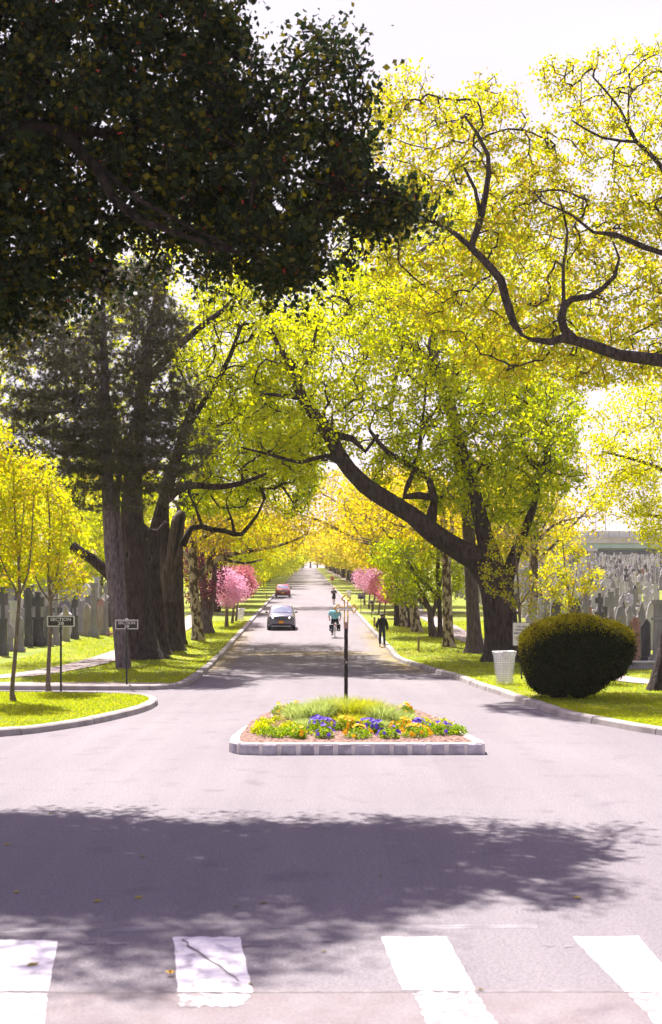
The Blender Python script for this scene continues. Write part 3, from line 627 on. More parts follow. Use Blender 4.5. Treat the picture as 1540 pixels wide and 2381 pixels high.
def small_tree(kind, label, bx, by, crown_px, mat, w=4, top=None, bark=None, lean=0, dens=1.0, size=0.12, group=None, T=1.2, n=120, leaves=26, sigma=0.2, cat='tree', limbs=None, d=None):
    g = G(bx, by); cx = sum(p[0] for p in crown_px)/len(crown_px); ys = [p[1] for p in crown_px]; ty = min(ys)*0.8+max(ys)*0.2; my = min(ys)*0.35+max(ys)*0.65
    L = [[(bx, by+1, w), (bx+(cx-bx)*0.2+lean, by+(my-by)*0.5, w*0.85), (bx+(cx-bx)*0.6, my, w*0.7), (cx, ty, w*0.2)]]
    for sx in (-1, 1):
        L.append([(bx+(cx-bx)*0.5, my+4, w*0.6), (cx+sx*(max(p[0] for p in crown_px)-cx)*0.35, my-(my-ty)*0.4, w*0.4), (cx+sx*(max(p[0] for p in crown_px)-cx)*0.6, ty+(my-ty)*0.2, w*0.15)])
    if limbs: L = limbs
    return make_tree(kind, label, g, L, [dict(poly=crown_px, T=T, n=int(n*dens), leaves=leaves, size=size, sigma=sigma, mat=mat)], bark or M['sapbark'], group, cat=cat, twig=0.006, sides=8, rmax=0.03, step=0.3)
small_tree('cherry_tree', 'round pink blossom cherry nearest the left kerb, before the wire bin', 527, 1462, ell(532, 1367, 40, 40), M['leaf_pink'], 4, T=2.2, n=260, leaves=34, size=0.10, sigma=0.24, group='blossom trees')
small_tree('cherry_tree', 'rosier blossom cherry just behind the round pink one on the left', 540, 1454, ell(560, 1350, 32, 36), M['leaf_rose'], 3, T=2.2, n=200, leaves=34, size=0.10, sigma=0.24, group='blossom trees')
small_tree('cherry_tree', 'thin pink blossom cherry beside the left wire bin', 549, 1448, ell(566, 1362, 24, 26), M['leaf_pink'], 2.5, T=2, n=110, leaves=30, size=0.10, sigma=0.24, group='blossom trees')

# right side
r1 = G(1170, 1545)
make_tree('oak_tree', 'great leaning tree whose thick limb arches left over the road, behind the wire bin', r1,
    [[(1170, 1547, 40), (1166, 1480, 38), (1160, 1400, 37), (1143, 1340, 35), (1110, 1300, 29), (1075, 1283, 25), (1040, 1262, 23), (995, 1230, 23), (960, 1200, 20), (900, 1163, 20), (850, 1130, 19), (815, 1095, 17), (785, 1050, 16), (765, 1010, 16), (735, 970, 14), (705, 930, 12), (690, 890, 11), (680, 850, 9), (650, 810, 6), (630, 760, 4)],
     [(1160, 1400, 32), (1150, 1320, 25), (1128, 1250, 20), (1112, 1180, 16), (1090, 1090, 12), (1060, 1000, 8)],
     [(1165, 1390, 20), (1190, 1310, 15), (1215, 1245, 12), (1240, 1180, 8), (1260, 1090, 5)],
     [(1000, 1235, 14), (1005, 1190, 12), (1010, 1158, 11), (975, 1152, 9), (940, 1155, 8), (960, 1100, 5), (975, 1040, 4), (985, 960, 3), (990, 900, 2)],
     [(1010, 1160, 10), (1000, 1120, 8), (960, 1085, 7), (900, 1050, 6), (860, 1000, 4)],
     [(765, 1010, 9), (820, 1020, 8), (850, 1050, 5), (880, 1010, 4)], [(815, 1095, 8), (760, 1060, 6), (700, 1075, 5), (640, 1060, 4), (560, 1040, 2)], [(700, 925, 7), (660, 920, 5), (610, 915, 3)], [(690, 890, 7), (720, 830, 5), (735, 770, 3)]],
    [dict(poly=[(600, 760), (680, 690), (800, 620), (900, 640), (1000, 700), (1100, 760), (1250, 850), (1345, 980), (1340, 1120), (1220, 1200), (1120, 1230), (1040, 1190), (980, 1200), (930, 1130), (880, 1140), (830, 1060), (770, 1085), (700, 1130), (620, 1090), (560, 1000)], T=4.2, n=2300, leaves=20, size=0.145, sigma=0.19, mat=M['leaf_lime'], d=r1.y+1.8),
     dict(poly=[(900, 950), (1060, 900), (1200, 900), (1260, 860), (1370, 960), (1350, 1060), (1375, 1150), (1290, 1170), (1240, 1260), (1180, 1215), (1050, 1210), (1000, 1130), (950, 1120)], T=4, n=450, leaves=18, size=0.14, sigma=0.19, mat=M['leaf_green'])],
    M['bark'], sides=30, wob=0.06, rmax=0.07)
r2 = G(1105, 1524)
make_tree('oak_tree', 'tall straight smooth grey trunk right behind the great leaning tree', r2,
    [[(1105, 1526, 21), (1101, 1440, 16), (1096, 1350, 15), (1088, 1200, 15), (1068, 1050, 15), (1048, 950, 15), (1030, 900, 14), (1010, 860, 13), (985, 830, 12), (955, 805, 12), (925, 770, 10), (910, 730, 10), (905, 695, 9), (915, 640, 7), (905, 590, 6), (895, 545, 4)],
     [(1035, 900, 8), (1060, 860, 8), (1090, 820, 5), (1130, 780, 3)], [(1010, 860, 9), (1010, 790, 8), (1005, 740, 6), (1030, 700, 4)], [(925, 770, 6), (935, 830, 5), (915, 900, 4), (910, 970, 3)], [(905, 715, 4), (860, 700, 3), (790, 715, 2.5)],
     [(905, 690, 4), (890, 660, 3), (820, 640, 3), (770, 600, 2)], [(915, 640, 6), (960, 600, 5), (1010, 560, 4)], [(895, 590, 5), (880, 520, 4), (860, 430, 3)]],
    [dict(poly=[(760, 600), (800, 520), (900, 460), (1000, 420), (1150, 480), (1300, 600), (1400, 800), (1350, 1000), (1200, 1000), (1050, 930), (900, 860), (790, 760)], T=5, n=1750, leaves=19, size=0.145, sigma=0.20, mat=M['leaf_lime'], d=r2.y+3.2)],
    M['bark_grey'], sides=20, wob=0.05, rmax=0.05)
for o_ in COL.objects:
    pass
pl = [(1044, 1510, 12, 'dark mottled plane trunk with peeling patches, left of the smooth grey trunk', [(1040, 1400), (1037, 1290), (1030, 1200)]),
      (972, 1474, 11.5, 'pale mottled plane trunk, leaning, behind the man in the dark jacket', [(962, 1410), (955, 1330), (975, 1240)]),
      (940, 1462, 9, 'slim pale plane trunk, farthest of the mottled ones on the right verge', [(936, 1400), (932, 1320), (930, 1240)])]
for i, (x, y, w, lab, mid) in enumerate(pl):
    g = G(x, y)
    make_tree('plane_tree', lab, g, [[(x, y+2, w)]+[(q[0], q[1], w*(0.9-0.15*k)) for k, q in enumerate(mid)]+[(mid[-1][0]-20, mid[-1][1]-70, w*0.3)],
        [(mid[1][0], mid[1][1], w*0.5), (mid[1][0]-50, mid[1][1]-50, w*0.3), (mid[1][0]-120, mid[1][1]-70, w*0.12)], [(mid[1][0], mid[1][1]+10, w*0.45), (mid[1][0]+15, mid[1][1]-60, w*0.4), (mid[1][0]+8, mid[1][1]-150, w*0.2)]],
        [dict(poly=[(x-230+40*i, 1130), (x-90, 1120), (x+50, 1150), (x+60, 1230), (x-20, 1265), (x-100, 1250), (x-210+40*i, 1215)], T=4, n=260, leaves=13, size=0.14, sigma=0.4, mat=M['leaf_gold'])],
        M['bark_plane'], group='plane trees', rmax=0.05)
for (x, y, w, tx, lab) in ((1024, 1488, 6, 1018, 'thin dark trunk close left of the dark mottled plane'), (924, 1460, 7, 922, 'stout dark trunk, leftmost of the right verge trunks beside the cherries'), (954, 1464, 5, 950, 'narrow dark trunk squeezed between the two pale plane trunks')):
    make_tree('maple_tree', lab, G(x, y), [[(x, y+1, w), (x-2, y-80, w*.85), (tx, 1320, w*.75), (tx+5, 1230, w*.5), (tx, 1180, w*.2)]],
        [dict(poly=ell(tx-20, 1190, 80, 60), T=3.5, n=150, leaves=34, size=0.16, sigma=0.36, mat=M['leaf_gold'])], M['bark'], sides=12, rmax=0.05)
make_tree('maple_tree', 'low dense green tree with forked thin trunk and bare twigs, before the pale planes', G(1010, 1486),
    [[(1010, 1488, 8), (1003, 1455, 7), (1000, 1420, 6), (985, 1385, 4), (960, 1340, 3)], [(1003, 1440, 5), (1012, 1410, 4.5), (1020, 1370, 4), (1040, 1300, 2.5)],
     [(1016, 1380, 5), (980, 1350, 4.5), (950, 1310, 4), (935, 1280, 3), (900, 1240, 2.5), (860, 1205, 1.5), (820, 1195, 1)], [(950, 1310, 3), (900, 1270, 2), (840, 1250, 1)], [(1000, 1420, 4), (970, 1390, 3), (930, 1370, 2)]],
    [dict(poly=[(858, 1290), (880, 1262), (920, 1240), (980, 1240), (1020, 1255), (1085, 1290), (1085, 1370), (1050, 1400), (1000, 1395), (960, 1405), (920, 1400), (885, 1375), (890, 1335)], T=2.5, n=420, leaves=22, size=0.14, sigma=0.20, mat=M['leaf_green'])],
    M['bark_grey'], sides=10, rmax=0.05)
vb = Vector((rk(128)+4.8, 128.0, gz(rk(128)+4.8, 128)+.1)); q_ = lambda dx, z: (XC+(vb.x+dx)*F/128, Y0-(vb.z+z-CAMZ)*F/128)
make_tree('plane_tree', 'sparse golden plane whose long twigs arch across the road beyond the cherries', vb,
    [[(*q_(0, 0), 8), (*q_(-.2, 3), 7), (*q_(-.5, 6), 5), (*q_(-1, 11), 2)], [(*q_(-.3, 4), 5), (*q_(-4, 6.5), 4), (*q_(-8, 8.5), 3), (*q_(-12, 9.5), 1)], [(*q_(-.5, 6), 4), (*q_(-4, 9), 3), (*q_(-9, 12), 1)], [(*q_(0, 4), 4), (*q_(3, 8), 2)]],
    [dict(poly=[(600, 1180), (640, 1120), (760, 1090), (880, 1100), (960, 1170), (900, 1250), (800, 1235), (720, 1260), (640, 1240)], T=5, n=620, leaves=16, size=0.20, sigma=0.38, mat=M['leaf_gold'])],
    M['bark_plane'], group='plane trees', rmax=0.06)
# cherries on the right, a row of thin stems
ch = [(848, 1409, 850, 1345, 'leaf_pink', 'pale pink cherry, leftmost of the blossom row on the right verge'), (858, 1418, 866, 1350, 'leaf_pink', 'second pink cherry of the right-hand row, behind the section signs'),
      (866, 1425, 884, 1362, 'leaf_rose', 'rose-red cherry in the middle of the right-hand blossom row'), (880, 1432, 896, 1370, 'leaf_rose', 'dusky rose cherry, second from the near end of the right-hand row'), (893, 1442, 905, 1378, 'leaf_rose', 'nearest cherry of the right-hand row, thin double stem, dusky blossom')]
for x, y, cx, cy, m_, lab in ch:
    small_tree('cherry_tree', lab, x, y, ell(cx, cy, 25, 27), M[m_], 2.0, T=1.6, n=110, leaves=30, size=0.11, sigma=0.24, group='blossom trees')

# right-hand maple: the trunk leans out of the picture and its limbs come back in
m1 = G(1528, 1624)
make_tree('maple_tree', 'tall bronze-leaved maple at the right edge, its heavy limb entering from the right', m1,
    [[(1532, 1626, 24), (1548, 1540, 22), (1575, 1400, 22), (1600, 1200, 22), (1610, 1000, 22), (1610, 860, 20), (1600, 700, 15), (1590, 550, 11), (1560, 400, 7)],
     [(1610, 870, 16), (1540, 838, 16), (1490, 832, 15), (1440, 826, 14), (1385, 806, 14), (1350, 795, 12), (1310, 786, 11), (1280, 795, 9), (1240, 790, 6), (1225, 786, 3)],
     [(1335, 790, 12), (1312, 765, 10), (1305, 740, 10), (1312, 712, 9), (1330, 695, 8), (1370, 690, 7), (1400, 672, 6), (1430, 642, 5), (1440, 600, 3), (1425, 560, 2)],
     [(1250, 796, 2.5), (1215, 780, 4), (1195, 752, 9), (1178, 700, 10), (1165, 650, 10), (1130, 610, 9), (1095, 575, 9), (1108, 540, 8), (1120, 500, 8), (1130, 450, 7), (1137, 400, 6), (1135, 360, 5), (1110, 310, 4), (1080, 270, 2)],
     [(1095, 575, 7), (1060, 545, 6), (1040, 530, 5), (1010, 520, 3)], [(1120, 510, 5), (1105, 440, 4), (1080, 390, 3)], [(1312, 712, 5), (1310, 620, 4), (1320, 540, 3), (1300, 460, 2)],
     [(1598, 680, 10), (1545, 590, 7), (1500, 575, 7), (1430, 545, 6), (1380, 540, 4), (1330, 500, 3), (1260, 470, 2)], [(1590, 560, 8), (1540, 390, 6), (1480, 330, 5), (1440, 250, 3), (1380, 180, 2)], [(1480, 330, 4), (1400, 320, 3), (1330, 280, 2)],
     [(1600, 690, 9, -2), (1700, 500, 8, -4), (1750, 300, 5, -5)]],
    [dict(poly=[(850, 330), (870, 220), (940, 150), (990, 170), (1040, 215), (1110, 180), (1190, 210), (1230, 270), (1290, 330), (1330, 420), (1420, 480), (1540, 480), (1640, 500), (1640, 940), (1540, 880), (1440, 900), (1400, 900), (1330, 900), (1260, 880), (1180, 900), (1080, 850), (1000, 760), (930, 740), (870, 650), (830, 540), (880, 430)], T=3.2, n=3000, leaves=17, size=0.108, sigma=0.15, mat=M['leaf_bronze'], d=43),
     dict(poly=[(1250, 150), (1330, 170), (1380, 110), (1440, 120), (1520, 100), (1700, 60), (1750, 560), (1620, 560), (1480, 500), (1380, 400), (1300, 300)], T=3.2, n=800, leaves=17, size=0.105, sigma=0.14, mat=M['leaf_bronze'], d=42),
     dict(poly=[(1640, 100), (1850, 50), (1950, 500), (1800, 800), (1650, 780)], T=3.2, n=200, leaves=20, size=0.11, sigma=0.3, mat=M['leaf_bronze'], d=40)],
    M['bark'], depth=m1.y+1.5, sides=20, wob=0.06, rmax=0.035, twig=0.007)
# lime-coloured tree behind, right edge
m2 = Vector((15.2, 52.0, gz(15.2, 52)))
make_tree('willow_tree', 'bright yellow-green drooping foliage at the right edge, above the graves', m2,
    [[(1647, 1560, 16), (1645, 1400, 14), (1640, 1250, 13), (1630, 1100, 11), (1600, 1000, 8), (1540, 930, 5)], [(1635, 1150, 8), (1560, 1100, 6), (1480, 1070, 4), (1400, 1050, 2)], [(1640, 1250, 7), (1570, 1210, 5), (1490, 1195, 3)]],
    [dict(poly=[(1370, 960), (1420, 900), (1500, 850), (1600, 840), (1750, 900), (1750, 1200), (1600, 1290), (1520, 1270), (1470, 1230), (1420, 1200), (1360, 1160), (1390, 1070)], T=3.0, n=620, leaves=42, size=0.10, sigma=0.24, mat=M['leaf_yellow'])],
    M['bark'], rmax=0.06, twig=0.007)
# planted saplings
sp = dict(cat='tree', group='young saplings')
s1 = small_tree('sapling', 'yellow-green sapling with a crooked thin stem at the far left edge, on the grass island', 33, 1642, [(-90, 1250), (-60, 1080), (-10, 1000), (20, 985), (45, 1030), (80, 1000), (95, 1080), (110, 1130), (85, 1200), (70, 1290), (60, 1350), (20, 1380), (-40, 1360)], M['leaf_bronze'], T=1.1, n=330, leaves=24, size=0.085, sigma=0.13,
    limbs=[[(33, 1642, 6.5), (28, 1610, 5), (34, 1540, 4.8), (40, 1460, 4.6), (45, 1390, 4.4), (44, 1320, 3.5), (35, 1200, 2.6), (30, 1080, 1.2)], [(45, 1385, 3), (20, 1340, 2), (-10, 1260, 1.5), (-20, 1150, 0.8)], [(45, 1385, 3), (66, 1330, 2.4), (75, 1230, 1.6), (80, 1110, 0.8)], [(44, 1350, 2), (50, 1250, 1.6), (58, 1150, 0.8)]], group='young saplings')
s2 = small_tree('sapling', 'yellow-green sapling standing just left of the front section sign', 114, 1614, [(60, 1200), (80, 1100), (95, 1060), (125, 1110), (150, 1130), (165, 1190), (195, 1220), (180, 1280), (205, 1345), (185, 1395), (140, 1390), (110, 1330), (75, 1360), (60, 1290)], M['leaf_bronze'], T=1.1, n=260, leaves=20, size=0.085, sigma=0.13,
    limbs=[[(114, 1616, 6), (112, 1590, 4.6), (114, 1530, 4.4), (118, 1460, 4.2), (118, 1400, 4), (112, 1330, 3), (116, 1230, 2), (110, 1120, 1)], [(118, 1398, 2.6), (140, 1360, 1.8), (165, 1330, 1.2), (185, 1300, 0.6)], [(118, 1400, 2.6), (95, 1370, 2), (78, 1330, 1.4), (74, 1250, 0.6)], [(118, 1390, 2), (135, 1320, 1.5), (145, 1220, 0.7)], [(118, 1396, 2), (150, 1392, 1.3), (180, 1375, 0.6)]], group='young saplings')
small_tree('sapling', 'sparse gold-green sapling between the leaning trunk and the hedge, above the white notice', 1216, 1562, [(1120, 1370), (1130, 1290), (1150, 1230), (1190, 1210), (1230, 1225), (1240, 1290), (1230, 1350), (1270, 1400), (1300, 1345), (1290, 1420), (1240, 1450), (1190, 1430), (1150, 1390)], M['leaf_bronze'], T=1.0, n=95, leaves=22, size=0.085, sigma=0.12,
    limbs=[[(1216, 1564, 3.4), (1213, 1500, 3.2), (1208, 1430, 3.4), (1206, 1380, 2.4), (1200, 1300, 1.6), (1196, 1240, 0.8)], [(1208, 1430, 2.2), (1170, 1390, 1.6), (1130, 1370, 0.8)], [(1207, 1410, 2), (1235, 1370, 1.4), (1260, 1330, 0.7)]], group='young saplings')
small_tree('sapling', 'sparse gold-green sapling rising out from behind the clipped hedge', 1326, 1592, [(1245, 1350), (1260, 1290), (1290, 1250), (1320, 1215), (1345, 1240), (1360, 1290), (1400, 1320), (1412, 1345), (1380, 1375), (1350, 1380), (1320, 1420), (1270, 1410), (1250, 1390)], M['leaf_bronze'], T=1.0, n=110, leaves=22, size=0.085, sigma=0.12,
    limbs=[[(1326, 1594, 4), (1328, 1500, 3.8), (1326, 1430, 3.6), (1322, 1370, 2.2), (1312, 1300, 1.4), (1308, 1240, 0.7)], [(1326, 1430, 2), (1350, 1400, 1.4), (1375, 1370, 1), (1400, 1335, 0.6)], [(1326, 1425, 2), (1300, 1400, 1.4), (1275, 1370, 0.6)], [(1326, 1410, 1.6), (1340, 1340, 1.1), (1345, 1280, 0.5)]], group='young saplings')

# ---------------------------------------------------------------- avenue trees further along (copies of a few kinds)
def proto(kind, mat, bark, h, rad, low, n, leaves, size, sigma, seed):
    random.seed(seed); base = Vector((0, 0, 0)); root = empty(kind, base, 'x', 'tree')
    poly = [(rad*1.0*math.cos(a)*random.uniform(.85, 1.12), low+(h-low)*(0.5+0.5*math.sin(a))*random.uniform(.93, 1.05)) for a in [2*math.pi*k/16 for k in range(16)]]
    mb = MB(); L = []
    tr = resample([(Vector((0, 0, -0.3)), .42), (Vector((0.05, 0, 1)), .30), (Vector((0.1, 0.1, low+0.5)), .26), (Vector((0.2, 0, low+(h-low)*.4)), .18), (Vector((0, 0.1, h*.85)), .05)], .5)
    mb.tube([p for p, r in tr], [r for p, r in tr], 10, True, 0.08); L.append([(tuple(p), r) for p, r in tr])
    for k in range(7):
        a = 2*math.pi*k/7+random.uniform(-.3, .3); z0 = low+random.uniform(-0.4, 1.5); rr = rad*random.uniform(.55, .85)
        pr = resample([(Vector((0.1, 0.05, z0)), .14), (Vector((rr*.4*math.cos(a), rr*.4*math.sin(a), z0+(h-low)*.16)), .10), (Vector((rr*math.cos(a), rr*math.sin(a), z0+(h-low)*random.uniform(.2, .5))), .035)], .5)
        mb.tube([p for p, r in pr], [r for p, r in pr], 6, True); L.append([(tuple(p), r) for p, r in pr])
    C = clumps_in(poly, 0, rad*0.95, n); grow(mb, L, C, 0.012, 0.08)
    mb.build('trunk', bark, root, smooth=True)
    Lf = np.repeat(C, leaves, axis=0)+rng.normal(size=(n*leaves, 3))*sigma
    link('crown', leaves_mesh('crown', Lf, size*rng.uniform(.6, 1.3, len(Lf)), 0.8), mat, root)
    return root
pgold = proto('avenue_tree', M['leaf_gold'], M['bark'], 11.5, 5.0, 3.2, 520, 26, 0.24, 0.42, 3)
pbron = proto('avenue_tree', M['leaf_bronze'], M['bark_grey'], 11.5, 5.0, 3.4, 480, 26, 0.24, 0.42, 4)
plime = proto('avenue_tree', M['leaf_lime'], M['bark'], 11.0, 4.8, 1.4, 560, 28, 0.24, 0.42, 5)
pbare = proto('avenue_tree', M['leaf_gold'], M['bark_plane'], 12.5, 5.2, 3.8, 420, 9, 0.20, 0.45, 6)
ORD = ['nearest', 'second', 'third', 'fourth', 'fifth', 'sixth', 'seventh', 'eighth', 'ninth', 'tenth', 'eleventh', 'twelfth', 'thirteenth', 'fourteenth', 'fifteenth', 'sixteenth', 'seventeenth', 'eighteenth', 'nineteenth', 'twentieth', 'twenty-first', 'twenty-second', 'twenty-third', 'twenty-fourth', 'twenty-fifth', 'twenty-sixth', 'twenty-seventh', 'twenty-eighth', 'twenty-ninth', 'thirtieth']
used = set()
def place(pr_, x, y, rz, sc, lab, grp, wide=1.0):
    o = pr_ if pr_.name not in used else copy_tree(pr_)
    used.add(pr_.name) if o is pr_ else None
    o.location = (x, y, gz(x, y)+0.1); o.rotation_euler = (0, 0, rz); o.scale = (sc*wide, sc*wide, sc*random.uniform(.93, 1.08)); return tag(o, lab, 'tree', grp)
random.seed(21)
y = 112.0; i = 0
while y < 600:
    pr_ = plime if i % 4 != 2 else pgold
    place(pr_, lk(y)-3.6-random.uniform(0, .8), y, random.uniform(0, 6.28), random.uniform(.82, 1.0), '%s %s tree from the near end of the left avenue row' % (ORD[i], 'low-hanging lime-green' if pr_ is plime else 'golden'), 'left avenue row', 1.0+min(.72, max(0, y-185)*.018)); i += 1; y += 13+y*0.016
y = 112.0; i = 0
while y < 600:
    pr_ = (pgold, pbron, pgold, pbare)[i % 4]
    place(pr_, rk(y)+4.6+random.uniform(0, .8), y, random.uniform(0, 6.28), random.uniform(.9, 1.05), '%s %s tree from the near end of the right avenue row' % (ORD[i], {0: 'golden', 1: 'bronze-green', 2: 'golden', 3: 'sparse mottled'}[i % 4]), 'right avenue row', 1.12+min(.75, max(0, y-175)*.018)); i += 1; y += 13+y*0.016
# beyond the crest, closing the view
for k, (x, yy, s_) in enumerate([(-22, 640, 1.3), (-14, 655, 1.2), (-7, 665, 1.25), (0, 650, 1.2), (8, 640, 1.3), (-11, 690, 1.5), (-28, 660, 1.4), (15, 660, 1.4)]):
    place((plime, pgold, pgold)[k % 3], x, yy, k, s_, '%s from the left of the hazy trees closing the far end of the road' % ORD[k], 'trees beyond the crest')
# background trees: behind the left cemetery and behind the avenue
for k, (x, yy, s_, pp) in enumerate([(-24, 92, 1.25, plime), (-33, 120, 1.3, pgold), (-20, 125, 1.2, plime), (-45, 150, 1.3, plime), (-28, 165, 1.4, pgold), (-60, 190, 1.4, plime), (-40, 210, 1.4, pbare), (-75, 260, 1.6, plime), (-52, 270, 1.5, pgold), (-62, 235, 1.4, plime), (-34, 190, 1.3, pgold)]):
    place(pp, x, yy, k*1.3, s_, '%s of the trees scattered in the left cemetery, counted away from the road end' % ORD[k].replace('nearest', 'first'), 'trees in the left cemetery')
for k, (x, yy, s_, pp) in enumerate([(15, 96, 1.15, pbare), (17, 122, 1.2, pbron), (21, 150, 1.25, pbare), (19, 180, 1.2, pgold), (26, 215, 1.3, pbron), (24, 260, 1.4, pgold), (30, 310, 1.4, pbare)]):
    place(pp, x, yy, k*1.7, s_, '%s tree behind the right avenue row, counted from the near side' % ORD[k].replace('nearest', 'first'), 'trees behind the right row')
small_tree('redbud_tree', 'magenta redbud in the left cemetery, seen through the gap beside the sawn limb', 197, 1385, ell(195, 1312, 34, 34), M['leaf_pink'], 4, T=2.6, n=150, leaves=34, size=0.17, sigma=0.32, bark=M['bark'])
small_tree('shrub', 'small yellow-orange shrub among the left gravestones', 178, 1410, ell(182, 1353, 27, 20), M['leaf_gold'], 2, T=0.8, n=70, leaves=30, size=0.09, sigma=0.15, cat='shrub')

# ---------------------------------------------------------------- lettering and small helpers
def text_mesh(body, height, mat, parent, loc, name='lettering', bold=0.0, width=None, rz=0.0, spacing=1.0, depth=0.003):
    c = bpy.data.curves.new(name, 'FONT'); c.body = body; c.align_x = 'CENTER'; c.align_y = 'CENTER'; c.size = height*1.37; c.extrude = depth; c.offset = bold; c.space_character = spacing; c.resolution_u = 3
    o = bpy.data.objects.new('lettering_curve', c); COL.objects.link(o); dg = bpy.context.evaluated_depsgraph_get(); dg.update()
    me = bpy.data.meshes.new_from_object(o.evaluated_get(dg)); bpy.data.objects.remove(o); bpy.data.curves.remove(c)
    xs = [v.co.x for v in me.vertices]; k = (width/(max(xs)-min(xs))) if width else 1.0
    me.transform(Matrix.Translation(Vector(loc)) @ Matrix.Rotation(rz, 4, 'Z') @ Matrix.Rotation(R(90), 4, 'X') @ Matrix.Diagonal((k, 1, 1, 1)))
    me.materials.clear(); return link(name, me, mat, parent)
def skin(name, V, E, Rr, mat, parent, lvl=1, extra=None, root=0):
    me = bpy.data.meshes.new(name); me.from_pydata([tuple(v) for v in V], E, []); me.update()
    o = bpy.data.objects.new(name, me); COL.objects.link(o); o.modifiers.new('s', 'SKIN')
    for i, sv in enumerate(me.skin_vertices[0].data):
        r = Rr[i]; sv.radius = r if hasattr(r, '__len__') else (r, r); sv.use_root = (i == root)
    o.modifiers.new('u', 'SUBSURF').levels = lvl
    dg = bpy.context.evaluated_depsgraph_get(); dg.update(); m2 = bpy.data.meshes.new_from_object(o.evaluated_get(dg)); bpy.data.objects.remove(o); bpy.data.meshes.remove(me)
    if extra:
        bm = bmesh.new(); bm.from_mesh(m2); bm.from_mesh(extra); bm.to_mesh(m2); bm.free()
    m2.materials.clear(); m2.name = name; return link(name, m2, mat, parent, smooth=True)
M['skin'] = pmat('skin', (0.42, 0.24, 0.18), 0.6)
M['navy'] = pmat('navy_cloth', (0.015, 0.018, 0.05), 0.85); M['blackcloth'] = pmat('black_cloth', (0.010, 0.009, 0.011), 0.9)
M['skyshirt'] = noisy('pale_blue_shirt', (0.16, 0.42, 0.52), (0.24, 0.52, 0.62), 5, 4, 0.85, 0.4, 8, bd=0.03)
M['whitecloth'] = pmat('white_cloth', (0.6, 0.58, 0.62), 0.8); M['redcloth'] = pmat('red_cloth', (0.5, 0.04, 0.03), 0.8)
M['pinkcloth'] = pmat('pink_cloth', (0.65, 0.12, 0.28), 0.8); M['jeans'] = pmat('blue_jeans', (0.06, 0.10, 0.25), 0.85); M['hair'] = pmat('dark_hair', (0.03, 0.018, 0.012), 0.7)
M['greycloth'] = pmat('grey_cloth', (0.22, 0.2, 0.24), 0.8)

